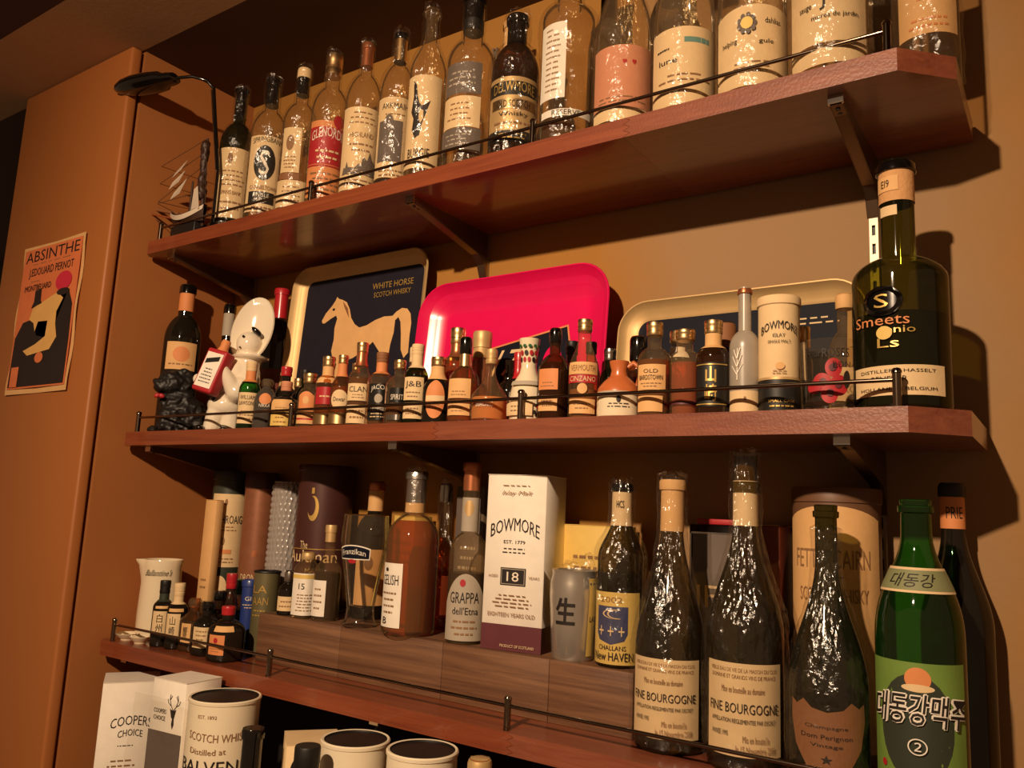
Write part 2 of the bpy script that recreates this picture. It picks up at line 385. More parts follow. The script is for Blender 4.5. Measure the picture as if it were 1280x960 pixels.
    def labels(s, H, labs):
        last = None
        for L_ in labs:
            k = L_[0]; a = L_[1:]
            if k == 'p': last = s.patch(a[0], a[1], a[2] * H, a[3] * H, a[4], *(a[5:6] or ('label',)), arch=(a[6] * H if len(a) > 6 else 0))
            elif k == 'o': last = s.oval(a[0], a[1] * H, a[2], a[3] * H, a[4])
            elif k == 's': s.patch(a[0], a[1], a[2] * H, a[3] * H, a[4], 'label_stripe', last)
            elif k == 'e': s.oval(a[0], a[1] * H, a[2], a[3] * H, a[4], 'emblem', last)
            elif k == 't': s.text(a[0], a[1], a[2] * H, a[3] * H, a[4], a[5], last, *(a[6:7] or (0,)), off=(a[7] if len(a) > 7 else 0))
            elif k == 'l': s.lines(a[0], a[1], a[2] * H, a[3] * H, a[4], *(a[5:6] or ('brown_ink',)), parent=last)
            elif k == 'y': s.poly(a[0], a[1] * H, a[2], a[3], a[4] * H, a[5], parent=last)

def bottle_prof(R, H, hs, hn, rn, style='r', lip=True, top=1.0):
    P = [(R * .80, .003), (R * .93, .0005), (R * .985, R * .05 + .001), (R, R * .16 + .001)]
    n = 3
    for i in range(1, n): P.append((R, R * .16 + (hs * H - R * .16) * i / n))
    r2 = rn * R; k = 14
    for i in range(k + 1):
        t = i / k
        s_ = (1 - t ** 2.3) ** .85 if style == 'r' else (.5 + .5 * math.cos(math.pi * t)) if style == 's' else (1 - t) ** 1.05 * (1 + .35 * math.sin(math.pi * t) ) if style == 'b' else (.5 + .5 * math.cos(math.pi * t ** 1.35))
        P.append((r2 + (R - r2) * s_, H * (hs + (hn - hs) * t)))
    zt = H * top
    if lip:
        P += [(r2 * .97, zt - .016), (r2 * 1.0, zt - .0155), (r2 * 1.16, zt - .0145), (r2 * 1.18, zt - .008), (r2 * 1.02, zt - .007), (r2 * 1.06, zt - .001), (r2 * .9, zt)]
    else: P.append((r2 * .98, zt))
    out = [P[0]]
    for p in P[1:]:
        out.append(p if p[1] > out[-1][1] or len(out) < 3 else (p[0], out[-1][1] + 1e-4))
    return out

POS = {   # x, y, shelf height, height, radius (metres)
    't1': (0.207, -0.183, 2.0213, 0.336, 0.0351),
    't2': (0.321, -0.19, 2.0213, 0.324, 0.0362),
    't3': (0.416, -0.19, 2.0213, 0.322, 0.0334),
    't4': (0.502, -0.19, 2.0213, 0.326, 0.0355),
    't5': (0.593, -0.19, 2.0213, 0.322, 0.0344),
    't6': (0.669, -0.18, 2.0213, 0.325, 0.0322),
    't7': (0.759, -0.2, 2.0213, 0.332, 0.0321),
    't8': (0.847, -0.19, 2.0213, 0.33, 0.0407),
    't9': (0.94, -0.19, 2.0213, 0.262, 0.0391),
    't9b': (0.855, -0.09, 2.0213, 0.335, 0.0326),
    't10': (1.039, -0.19, 2.0213, 0.295, 0.0412),
    't11': (1.137, -0.19, 2.0213, 0.276, 0.0436),
    't11b': (1.05, -0.08, 2.0213, 0.359, 0.0337),
    't12': (1.233, -0.19, 2.0213, 0.278, 0.0438),
    't12b': (1.163, -0.08, 2.0213, 0.369, 0.036),
    't13': (1.331, -0.19, 2.0213, 0.269, 0.0461),
    't14': (1.432, -0.192, 2.0213, 0.269, 0.0466),
    't15': (1.463, -0.072, 2.0213, 0.338, 0.0312),
    't16': (1.535, -0.12, 2.0213, 0.299, 0.0371),
    'dogtop': (0.118, -0.2, 1.6054, 0.149, 0.0503),
    'amaro': (-0.026, -0.11, 1.6054, 0.35, 0.037),
    'dark2': (0.104, -0.1, 1.6054, 0.313, 0.0267),
    'wine2': (0.229, -0.045, 1.6054, 0.336, 0.0369),
    'clown': (0.257, -0.19, 1.6054, 0.304, 0.0565),
    'm1': (0.351, -0.2, 1.6054, 0.136, 0.0201),
    'm2': (0.396, -0.195, 1.6054, 0.1, 0.0221),
    'm3': (0.464, -0.205, 1.6054, 0.09, 0.0259),
    'm3b': (0.388, -0.145, 1.6054, 0.133, 0.0205),
    'm3c': (0.432, -0.15, 1.6054, 0.106, 0.0154),
    'm4': (0.527, -0.205, 1.6054, 0.101, 0.0202),
    'm4b': (0.449, -0.15, 1.6054, 0.122, 0.0169),
    'm5': (0.572, -0.205, 1.6054, 0.129, 0.0192),
    'm6': (0.608, -0.205, 1.6054, 0.129, 0.0189),
    'm6b': (0.585, -0.15, 1.6054, 0.126, 0.0132),
    'm7': (0.653, -0.205, 1.6054, 0.148, 0.0206),
    'm8': (0.702, -0.205, 1.6054, 0.127, 0.0196),
    'm9': (0.743, -0.205, 1.6054, 0.111, 0.0186),
    'm9b': (0.723, -0.15, 1.6054, 0.145, 0.0139),
    'm10': (0.776, -0.2, 1.6054, 0.136, 0.0197),
    'm11': (0.826, -0.205, 1.6054, 0.11, 0.023),
    'm11b': (0.808, -0.15, 1.6054, 0.12, 0.0147),
    'm11c': (0.811, -0.14, 1.6054, 0.173, 0.0215),
    'm12': (0.876, -0.2, 1.6054, 0.14, 0.0251),
    'm13': (0.863, -0.14, 1.6054, 0.162, 0.0184),
    'm14': (0.931, -0.205, 1.6054, 0.115, 0.0293),
    'm15': (0.927, -0.15, 1.6054, 0.108, 0.0178),
    'm15b': (0.938, -0.14, 1.6054, 0.122, 0.014),
    'm16': (1, -0.205, 1.6054, 0.125, 0.0273),
    'm17': (1.042, -0.2, 1.6054, 0.139, 0.0233),
    'm17b': (1.035, -0.14, 1.6054, 0.132, 0.0159),
    'm18': (1.091, -0.2, 1.6054, 0.147, 0.0216),
    'm18b': (1.069, -0.14, 1.6054, 0.128, 0.0144),
    'm19': (1.15, -0.205, 1.6054, 0.081, 0.0297),
    'm19b': (1.101, -0.14, 1.6054, 0.115, 0.0142),
    'm19c': (1.147, -0.14, 1.6054, 0.13, 0.0174),
    'm20': (1.2, -0.2, 1.6054, 0.132, 0.0226),
    'm21': (1.242, -0.195, 1.6054, 0.119, 0.0201),
    'm21b': (1.207, -0.135, 1.6054, 0.133, 0.0192),
    'm22': (1.281, -0.195, 1.6054, 0.128, 0.0223),
    'm22b': (1.273, -0.13, 1.6054, 0.14, 0.0165),
    'm23': (1.321, -0.19, 1.6054, 0.169, 0.0194),
    'tin2': (1.363, -0.185, 1.6054, 0.151, 0.0251),
    'tumb': (1.423, -0.185, 1.6054, 0.088, 0.0348),
    'tumb_b': (1.428, -0.12, 1.6054, 0.166, 0.0215),
    'tumb_c': (1.377, -0.12, 1.6054, 0.127, 0.0105),
    'smeets': (1.5, -0.165, 1.6054, 0.311, 0.0529),
    'jug': (0.055, -0.15, 1.1844, 0.16, 0.0473),
    'b1': (0.154, -0.205, 1.1844, 0.126, 0.019),
    'b2': (0.195, -0.2, 1.1844, 0.124, 0.0196),
    'b3': (0.235, -0.19, 1.1844, 0.098, 0.0233),
    'b4': (0.255, -0.15, 1.1844, 0.112, 0.0205),
    'b5': (0.29, -0.2, 1.1844, 0.098, 0.0227),
    'b6': (0.358, -0.205, 1.1844, 0.096, 0.0309),
    'redc': (0.261, -0.13, 1.1844, 0.145, 0.0151),
    'greenc': (0.232, -0.1, 1.2694, 0.045, 0.0155),
    'bluec': (0.279, -0.1, 1.2694, 0.049, 0.0161),
    'olive': (0.343, -0.115, 1.2694, 0.077, 0.025),
    'silv': (0.406, -0.12, 1.2694, 0.084, 0.0274),
    'lap': (0.123, -0.05, 1.1844, 0.352, 0.0369),
    'dron': (0.225, -0.048, 1.1844, 0.351, 0.034),
    'bub': (0.313, -0.05, 1.1844, 0.332, 0.0347),
    'ault': (0.437, -0.062, 1.2694, 0.28, 0.0536),
    'l15': (0.49, -0.142, 1.2694, 0.117, 0.0219),
    'l15b': (0.537, -0.135, 1.2694, 0.168, 0.0245),
    'goblet': (0.628, -0.14, 1.2694, 0.189, 0.046),
    'corkb': (0.562, -0.05, 1.2694, 0.252, 0.0331),
    'ish': (0.739, -0.14, 1.2694, 0.267, 0.044),
    'wrapst': (0.728, -0.046, 1.2694, 0.252, 0.027),
    'grappa': (0.853, -0.135, 1.2694, 0.282, 0.0306),
    'can': (1.047, -0.13, 1.2694, 0.126, 0.0362),
    'w2002': (1.119, -0.125, 1.2694, 0.254, 0.0329),
    'bg1': (1.211, -0.158, 1.1844, 0.343, 0.046),
    'bg2': (1.315, -0.17, 1.1844, 0.374, 0.0461),
    'dom': (1.417, -0.188, 1.1844, 0.315, 0.0432),
    'kor': (1.513, -0.187, 1.1844, 0.324, 0.0448),
    'dk': (1.535, -0.055, 1.1844, 0.35, 0.0399),
    'fett': (1.399, -0.058, 1.1844, 0.34, 0.0545),
    't4a': (0.508, -0.31, 0.82, 0.341, 0.0553),
    't4b': (0.803, -0.31, 0.82, 0.329, 0.0473),
    't4c': (0.926, -0.31, 0.82, 0.338, 0.0467),
    'bo4a': (0.647, -0.37, 0.82, 0.333, 0.014),
    'bo4b': (0.774, -0.37, 0.82, 0.343, 0.0143),
    'bo4c': (0.67, -0.22, 0.82, 0.324, 0.0153),
    'bo4d': (1.023, -0.33, 0.82, 0.359, 0.0125)}

def wrap_film(rev, H, m=None, amt=.0025, z0=.003, z1=None, seed=None):
    """cling film: a loose skin of small flat creases, gathered above the neck"""
    z1 = H + .010 if z1 is None else z1; R0 = max(r for r, _ in rev.prof)
    seg = max(36, int(R0 * math.tau / .0034)); n = int((z1 - z0) / .0052); V = []; Fc = []
    rnd = random.Random(int(abs(rev.root.location.x) * 1e4)); sd = rnd.uniform(0, 50); jt = .00055 if m is WRAPD else .00035
    for i in range(n + 1):
        z = z0 + (z1 - z0) * i / n
        for k in range(seg):
            a = k * math.tau / seg + (.5 * math.tau / seg if i % 2 else 0); b = rev.r(min(z, H), a) + (.0020 if m is WRAPD else .0012) + .00022 * min(rev.n, 9)
            q_ = noise.noise(Vector((math.cos(a) * 2.6 + sd, math.sin(a) * 2.6, z * 30))) + .5 * abs(noise.noise(Vector((math.cos(a) * 7 + sd, math.sin(a) * 7, z * 14 + 9))))
            f = .45 if i == n else 1.0; sc_ = min(1, rev.rz(min(z, H)) / (.6 * R0))
            rr = (b + amt * max(0, .35 + q_) + jt * rnd.uniform(-1, 1) * sc_) * f
            V.append((rr * math.cos(a), rr * math.sin(a), z + rnd.uniform(-.0012, .0012) + (.005 * q_ if i > n - 3 else 0)))
    for i in range(n):
        for k in range(seg):
            p = i * seg + k; q2 = i * seg + (k + 1) % seg; u = (i + 1) * seg + k; v = (i + 1) * seg + (k + 1) % seg
            Fc += ([(p, q2, u), (q2, v, u)] if i % 2 == 0 else [(p, q2, v), (p, v, u)])
    return mk('plastic_wrap', V, Fc, m or WRAP, rev.root, False)

def bottle(key, name, label, g, hs, hn, rn, style='r', cap=None, liq=None, labs=(), wrap=None, sq=0, group=None, lip=True, cat='bottle', H=None, seg=32, tilt=0, open_top=False):
    x, y, z, h, R = POS[key]; H = H or h
    root = thing(name, label, cat, (x, y, z), 0, group)
    top = cap[4] if cap and len(cap) > 4 else 1.0
    prof = bottle_prof(R, H, hs, hn, rn, style, lip and not cap)
    rev = Rev(root, prof, sq, hs * H, hn * H)
    lathe('glass_body', prof, g, root, seg, True, False, rf=rev.rf)
    if liq:
        m_, lv = liq; lp = [(max(.001, r - .0022), zz) for r, zz in prof if .004 < zz < lv * H]
        lp = [(lp[0][0] * .9, .0045)] + [p for p in lp if p[1] > .0046] + [(max(.001, rev.rz(lv * H) - .0022), lv * H)]
        lathe('liquid', lp, m_, root, seg, rf=rev.rf)
    if cap:
        kind, c0, m_ = cap[:3]; rc = rn * R; z0 = c0 * H
        if kind == 'screw':
            pr = [(rc * 1.10, z0), (rc * 1.16, z0 + .001)]
            hh = H - z0; pr += [(rc * 1.16, z0 + hh * .30), (rc * 1.09, z0 + hh * .33), (rc * 1.09, z0 + hh * .37), (rc * 1.17, z0 + hh * .40), (rc * 1.17, z0 + hh * .62), (rc * 1.2, z0 + hh * .66), (rc * 1.2, H - .0025), (rc * 1.13, H)]
            c = lathe('cap', pr, m_, root, 28)
        elif kind == 'foil':
            zs = [z0 + (H - .014 - z0) * i / 5 for i in range(6)]
            pr = [(rev.rz(zz) + .0009, zz) for zz in zs] + [(rc * 1.2, H - .0135), (rc * 1.22, H - .003), (rc * 1.12, H)]
            c = lathe('foil_capsule', pr, m_, root, 28)
        elif kind == 'cork':
            c = lathe('stopper', [(rc * .86, z0), (rc * .86, H * .985), (rc * .8, H)], m_, root, 24)
            lathe('bottle_lip', [(rc * .95, z0 - .016), (rc * 1.2, z0 - .014), (rc * 1.2, z0 - .004), (rc * 1.0, z0)], g, root, 28, False, False)
        elif kind == 'bulb':
            c = lathe('stopper', [(rc * .8, z0), (rc * 1.25, z0 + .002), (rc * 1.4, z0 + (H - z0) * .5), (rc * 1.3, H - .004), (rc * .9, H)], m_, root, 24)
        elif kind == 'dome':
            c = lathe('cap', [(rc * 1.12, z0), (rc * 1.18, z0 + .001), (rc * 1.18, H - .006), (rc * 1.08, H - .002), (rc * .8, H)], m_, root, 28)
        if len(cap) > 3 and cap[3]:
            m2, b0 = cap[3]; zs = [b0 * H + (z0 - b0 * H) * i / 4 for i in range(5)]
            lathe('neck_sleeve', [(rev.rz(zz) + .0008, zz) for zz in zs], m2, root, 28, False, False)
    rev.labels(H, labs)
    if wrap: wrap_film(rev, H, wrap[0], wrap[1], *(wrap[2:]))
    return rev

def tin(key, name, label, mbody, labs=(), lidm=None, lidh=.03, H=None, group=None, cat='tin', rim=True, parts=(), seg=40, openm=None):
    x, y, z, h, R = POS[key]; H = H or h; root = thing(name, label, cat, (x, y, z), 0, group)
    prof = [(R * .97, 0), (R, .002), (R, H * .5), (R, H - .002)]; rev = Rev(root, prof)
    lathe('body', prof if openm is None else prof + [(R * .95, H)], mbody, root, seg, True, openm is None)
    lathe('base_rim', [(R, .0), (R + .0012, .001), (R + .0012, .004), (R, .005)], lidm or mbody, root, seg, False, False)
    if openm is not None:
        lathe('rim', [(R, H - .006), (R + .0014, H - .005), (R + .0016, H - .001), (R, H + .0008), (R - .003, H)], mbody, root, seg, False, False)
        lathe('lid', [(R - .0035, H + .0003), (R - .004, H - .002), (R * .5, H - .0015), (.001, H - .0015)], openm, root, seg, False, False)
    elif lidm:
        lathe('lid', [(R + .0004, H - lidh), (R + .0018, H - lidh + .001), (R + .0018, H - .002), (R + .0005, H), (R - .003, H), (R - .004, H - .002), (.001, H - .002)], lidm, root, seg, False, False)
    rev.labels(H, labs); return rev

class Flat:
    """lettering and printed shapes on a flat face: origin, right and up axes in the parent's space, outward normal"""
    def __init__(s, root, o, r, u): s.root = root; s.o = Vector(o); s.r = Vector(r).normalized(); s.u = Vector(u).normalized(); s.nr = s.r.cross(s.u); s.n = 0
    def P(s, x, y, e): return s.o + s.r * x + s.u * y + s.nr * e
    def eps(s): s.n += 1; return .0003 + .0002 * s.n
    def text(s, x, w_, y0, y1, t, m, bow=0, slant=0, parent=None):
        e = s.eps() + .0003; V, Fc = text2d(t)
        return mk('lettering', [s.P(x + w_ * (a + slant * b), y0 + (y1 - y0) * (b + bow * (1 - 4 * a * a)), e) for a, b in V], Fc, m, parent or s.root)
    def poly(s, pts, m, name='emblem', parent=None):
        e = s.eps(); bm = bmesh.new(); f = bm.faces.new([bm.verts.new((x, y, 0)) for x, y in pts]); bmesh.ops.triangulate(bm, faces=[f]); bm.verts.index_update()
        V = [s.P(v.co.x, v.co.y, e) for v in bm.verts]; Fc = [tuple(v.index for v in f.verts) for f in bm.faces]; bm.free(); return mk(name, V, Fc, m, parent or s.root)
    def rect(s, x0, x1, y0, y1, m, name='label_panel', parent=None): return s.poly([(x0, y0), (x1, y0), (x1, y1), (x0, y1)], m, name, parent)
    def oval(s, x, y, a, b, m, name='emblem', parent=None, n=28): return s.poly([(x + a * math.cos(k * math.tau / n), y + b * math.sin(k * math.tau / n)) for k in range(n)], m, name, parent)
    def strokes(s, runs, wd, m, name='emblem', parent=None):
        e = s.eps(); V = []; Fc = []
        for run in runs:
            for (x0, y0), (x1, y1) in zip(run, run[1:]):
                l = math.hypot(x1 - x0, y1 - y0); nx, ny = -(y1 - y0) / l * wd / 2, (x1 - x0) / l * wd / 2; b = len(V)
                V += [s.P(x0 - nx, y0 - ny, e), s.P(x1 - nx, y1 - ny, e), s.P(x1 + nx, y1 + ny, e), s.P(x0 + nx, y0 + ny, e)]; Fc.append((b, b + 1, b + 2, b + 3))
        return mk(name, V, Fc, m, parent or s.root)
    def lines(s, x, w_, y0, y1, n, m='brown_ink', parent=None):
        e = s.eps(); V = []; Fc = []; rnd = random.Random(int(x * 1e4 + y0 * 1e4) + n)
        for i in range(n):
            y = y1 + (y0 - y1) * (i + .5) / n; h = (y1 - y0) / n * .3; ww = w_ / 2 * rnd.uniform(.6, 1); a = -ww
            while a < ww:
                l = min(rnd.uniform(.06, .2) * w_, ww - a); b = len(V)
                V += [s.P(x + a, y - h / 2, e), s.P(x + a + l, y - h / 2, e), s.P(x + a + l, y + h / 2, e), s.P(x + a, y + h / 2, e)]; Fc.append((b, b + 1, b + 2, b + 3)); a += l + .05 * w_
        return mk('small_print', V, Fc, m, parent or s.root)
def carton(name, label, x, y, z, w_, d, h, rz, m, cat='box', bev=.0012):
    root = thing(name, label, cat, (x, y, z), rz); bevbox('body', -w_ / 2, w_ / 2, -d / 2, d / 2, 0, h, m, root, bev, 1)
    return root, Flat(root, (0, -d / 2, 0), (1, 0, 0), (0, 0, 1)), Flat(root, (w_ / 2, 0, 0), (0, 1, 0), (0, 0, 1))

# ------------------------------------------------------------------ the room
def struct(name, V, Fc, m, parent=None):
    o = mk(name, V, Fc, m, parent)
    if parent is None: o['kind'] = 'structure'
    return o
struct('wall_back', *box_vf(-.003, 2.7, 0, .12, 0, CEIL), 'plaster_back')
struct('wall_left', *box_vf(-.12, 0, PY + .004, .12, 0, CEIL), 'plaster_left')
tag(bevbox('wall_panel', -.474, 0, PY - .028, PY - .003, 0, CEIL - .001, 'panel_paint', None, .006, 3), 'tall orange-brown painted panel beside the shelf recess', None, kind='structure')
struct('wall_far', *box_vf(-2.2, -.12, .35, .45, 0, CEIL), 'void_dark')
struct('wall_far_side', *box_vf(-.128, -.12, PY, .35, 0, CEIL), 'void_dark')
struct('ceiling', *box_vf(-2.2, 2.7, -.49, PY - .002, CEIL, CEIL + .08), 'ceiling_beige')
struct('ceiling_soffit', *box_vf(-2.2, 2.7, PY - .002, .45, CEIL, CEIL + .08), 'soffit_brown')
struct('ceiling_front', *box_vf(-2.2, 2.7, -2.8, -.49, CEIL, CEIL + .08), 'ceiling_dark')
struct('floor', *box_vf(-2.2, 2.7, -2.8, .45, -.05, 0), 'counter_wood')

# back counter under the shelves
ct = thing('back_counter', 'dark wooden back counter standing against the wall under the shelves', 'counter', (.9, -.31, 0))
bevbox('counter_top', -.892, 1.5, -.27, .305, Z4 - .03, Z4, 'counter_wood', ct, .003)
bevbox('counter_body', -.89, 1.48, -.23, .305, 0, Z4 - .03, 'counter_wood', ct, .003)

cb = thing('under_shelf_shade', 'black shade board added to stand in for the shade under the lowest shelf', 'shade board', (.78, -.008, Z4)); bevbox('board', -.77, .77, -.006, .006, 0, .32, 'void_dark', cb, .001); bevbox('top_strip', -.77, .77, -.010, -.006, .30, .32, 'void_dark', cb, 0)  # added near-black sheet, its colour stands in for shade below the shelf

# shelves: two boards each, finger-jointed
def plank(name, x0, x1, z, zig0, zig1, parent, cham=False, rnd=False, m='shelf_wood'):
    n = 6; zs = [z - TH + TH * i / n for i in range(n + 1)]; tl = .010
    def side(x, zig): return [(x + (tl if (zig and i % 2) else 0), zz) for i, zz in enumerate(zs)]
    A = side(x0, zig0); B = side(x1, zig1); out = A[::-1] + B
    bm = bmesh.new(); f = [bm.verts.new((a, -D, b)) for a, b in out]; g = [bm.verts.new((a, -GB, b)) for a, b in out]; k = len(out)
    bm.faces.new(f[::-1]); bm.faces.new(g)
    for i in range(k): bm.faces.new((f[i], f[(i + 1) % k], g[(i + 1) % k], g[i]))
    bmesh.ops.recalc_face_normals(bm, faces=bm.faces)
    def cut(p, nrm):
        r = bmesh.ops.bisect_plane(bm, geom=list(bm.verts) + list(bm.edges) + list(bm.faces), plane_co=p, plane_no=nrm, clear_outer=True)
        ed = [e for e in r['geom_cut'] if isinstance(e, bmesh.types.BMEdge)]; bmesh.ops.holes_fill(bm, edges=ed)
    if cham: cut((XA, -D, 0), Vector((D - DB, -(XR - XA), 0)).normalized())
    if rnd: cut((XL + .014, -D, 0), Vector((-1, -1, 0)).normalized()); cut((XL + .006, -D, 0), Vector((-.42, -.91, 0)).normalized()) if False else None
    return frombm(name, bm, m, parent)
for z, lb, jx in ((Z1, 'uppermost reddish wooden wall shelf carrying full size clear bottles', 1.17), (Z2, 'middle reddish wooden wall shelf carrying miniature bottles and figurines', .86), (Z3, 'lowest reddish wooden wall shelf with a raised step on it', 1.02)):
    sh = thing('wall_shelf', lb, 'shelf', (0, 0, 0))
    plank('plank', XL, jx - .0005, z, False, True, sh, False, True); plank('plank', jx + .0005, XR, z, True, False, sh, True, False, 'shelf_wood_rough')

for z, wh in ((Z1, 'top'), (Z2, 'middle'), (Z3, 'lowest')):
    rl = thing('shelf_rail', 'dark metal guard rail on posts along the %s shelf' % wh, 'rail', (0, -.238, z))
    for px in (.045, .522, 1.011, 1.506):
        lathe('post', [(.0056, 0), (.0048, .001), (.0048, .038), (.0056, .0385), (.0056, .041), (.004, .0435), (.001, .0445)], 'rail_metal', rl, 16, loc=(px, 0, 0))
    tube('rod', [(.045, 0, .031), (.522, 0, .031), (1.011, 0, .031), (1.506, 0, .031)], .0026, 'rail_metal', rl)

for i, sx in enumerate(STD):
    st = thing('wall_standard', ('slotted metal wall upright in the corner behind the dark green tube', 'slotted metal wall upright behind the red tray', 'slotted metal wall upright beside the big green bottle')[i], 'wall upright', (sx, 0, 1.0))
    V = []; Fc = []
    def add(*b):
        v, f = box_vf(*b); k = len(V); V.extend(v); Fc.extend(tuple(j + k for j in q_) for q_ in f)
    add(-.0058, -.0023, -.0115, 0, 0, 1.38); add(.0023, .0058, -.0115, 0, 0, 1.38)
    z = .0
    while z < 1.36: add(-.0024, .0024, -.0115, -.0095, z, z + .012); z += .0272
    mk('slotted_rail', V, Fc, 'standard_metal', st); mk('slot_back', *box_vf(-.0023, .0023, -.006, 0, 0, 1.38), 'black_matte', st)
for z, wh in ((Z1, 'top'), (Z2, 'middle'), (Z3, 'lowest')):
    for i, sx in enumerate(STD):
        br = thing('shelf_bracket', 'tapered steel bracket under the %s shelf, %s' % (wh, ('by the corner wall', 'at its middle', 'by its free end')[i]), 'bracket', (sx, 0, z - TH))
        pr = [(-.226, 0), (-.226, -.012), (-.20, -.0145), (-.04, -.046), (-.022, -.062), (-.0115, -.085), (-.0115, 0)]
        for sg in (-1, 1):
            t = .0012; x0 = sg * .0075; V = [(x0 - t / 2, a, b) for a, b in pr] + [(x0 + t / 2, a, b) for a, b in pr]; k = len(pr)
            Fc = [tuple(range(k)), tuple(range(k, 2 * k))[::-1]] + [(j, j + k, (j + 1) % k + k, (j + 1) % k) for j in range(k)]
            mk('side_plate', V, Fc, 'bracket_metal', br)
        V = [(s_ * .0075, a, b) for a, b in pr[1:6] for s_ in (-1, 1)]; mk('bottom_strip', V, [(2 * j, 2 * j + 1, 2 * j + 3, 2 * j + 2) for j in range(4)], 'bracket_metal', br)
        mk('front_lip', *box_vf(-.009, .009, -.229, -.224, -.011, -.0003), 'chrome', br)
        for yy in (-.215, -.204): mk('screw_hole', *lathe_vf([(.0028, -.0006), (.0028, .0006)], 12), 'black_matte', br, loc=(0, yy, -.0137))

# ------------------------------------------------------------------ poster on the panel
po = thing('wall_poster', 'narrow orange vintage drinks poster with dark figures taped to the panel', 'poster', (-.218, PY - .0285, 1.688))
pw, ph = .270, .348; n = 14; V = []; Fc = []
for j in range(n + 1):
    for i in range(9):
        x = -pw / 2 + pw * i / 8; z = ph * j / n; V.append((x, -.0012 - .0022 * (1 + math.sin(z * 38 + 1)) * abs(i - 4) / 4, z))
for j in range(n):
    for i in range(8): a = j * 9 + i; Fc.append((a, a + 1, a + 10, a + 9))
m0 = len(V); V += [(x, y + .0006, z) for x, y, z in V]; Fc += [tuple(k + m0 for k in f)[::-1] for f in Fc]
mk('paper_sheet', V, Fc, 'paper_tan', po, True)
pf = Flat(po, (0, -.0058, 0), (1, 0, 0), (0, 0, 1))
art = pf.rect(-.127, .127, .012, .340, 'poster_orange', 'printed_field')
pf.text(0, .236, .308, .334, 'ABSINTHE', 'poster_dark', parent=art); pf.lines(0, .2, .299, .304, 1, parent=art)
pf.text(.004, .196, .268, .292, 'J.EDOUARD PERNOT', 'poster_dark', parent=art)
pf.lines(-.06, .06, .258, .263, 1, parent=art); pf.text(-.044, .118, .238, .252, 'MONTBELIARD', 'poster_dark', parent=art)
pf.poly([(-.122, .016), (.122, .016), (.122, .11), (.118, .19), (.096, .225), (.05, .14), (.03, .12), (-.02, .13), (-.05, .17), (-.09, .165), (-.118, .13)], 'poster_dark', 'printed_shape', art)
pf.poly([(-.062, .17), (-.052, .196), (.05, .222), (.078, .206), (.056, .178), (.058, .15), (.07, .12), (.046, .094), (-.05, .086), (-.072, .098), (-.02, .11), (.02, .125), (.022, .16), (-.02, .162), (-.03, .14), (-.04, .16)], 'poster_cream', 'printed_shape', art)
pf.oval(.07, .246, .034, .022, 'poster_pink', 'printed_shape', art); pf.oval(.074, .221, .027, .008, 'poster_dark', 'printed_shape', art)
pf.poly([(-.06, .196), (-.014, .204), (-.022, .212), (-.024, .238), (-.05, .236), (-.05, .21)], 'poster_dark', 'printed_shape', art)
pf.oval(.006, .078, .018, .012, 'poster_orange', 'printed_shape', art); pf.rect(-.112, -.078, .016, .062, 'poster_orange', 'printed_shape', art)

# bottle glimpsed in the dark opening left of the panel
POS['far'] = (-.66, -.15, 1.82, .30, .04)
fs = thing('niche_shelf', 'dark shelf in the unlit opening behind the panel', 'shelf', (-.75, -.1, 1.82)); bevbox('board', -.3, .27, -.12, .12, -.025, 0, 'counter_wood', fs)
bottle('far', 'wine_bottle', 'dark wrapped bottle in the unlit opening beyond the panel edge', G_BLACK, .55, .8, .35, 's', ('foil', .8, 'silver_foil'), wrap=(WRAPD, .003))

# ------------------------------------------------------------------ top shelf: bottles
BT = 'whisky_bottle'; PC, PWh, PT = 'paper_cream', 'paper_white', 'paper_tan'; BI, BR, RI = 'black_ink', 'brown_ink', 'red_ink'
bottle('t1', BT, 'green glass bottle with plain cream label, next to the model ship', G_DGREEN, .60, .76, .36, 'r', ('foil', .80, 'black_gloss'), (L_DARK, .1), [('p', -6, 62, .10, .56, PC), ('e', -18, .49, 9, .035, BR), ('l', -6, 46, .30, .42, 4), ('t', -6, 34, .25, .275, 'SPRING BANK', BR), ('l', -6, 40, .14, .22, 2)], (WRAP, .003))
bottle('t2', BT, 'wrapped clear bottle whose cream label has a black oval with a letter S', G_CLEAR, .60, .78, .36, 'r', ('foil', .82, 'black_gloss'), None, [('p', 0, 64, .07, .57, PC), ('t', 0, 50, .515, .55, 'SPRINGBANK', BI, .4), ('e', -6, .39, 34, .115, 'paper_black'), ('t', -6, 15, .31, .47, 'S', 'white_ink'), ('t', -4, 42, .215, .24, 'CAMPBELTOWN', BR), ('s', -8, 40, .125, .20, 'paper_black'), ('t', -8, 24, .165, .19, 'SINGLE', 'white_ink'), ('t', -8, 18, .135, .158, 'MALT', 'white_ink'), ('l', 0, 40, .08, .115, 1)], (WRAP, .0035))
bottle('t3', BT, 'clear bottle with two-piece cream label and a cream topped black cap', G_CLEAR, .60, .76, .36, 'r', ('dome', .93, PC, ('black_gloss', .82)), None, [('p', -25, 34, .27, .56, PC), ('e', -28, .46, 14, .05, BR), ('l', -25, 26, .29, .38, 4), ('p', -25, 36, .225, .265, 'paper_brown'), ('p', -12, 58, .05, .22, PC), ('l', -14, 40, .08, .19, 4)], (WRAP, .0025))
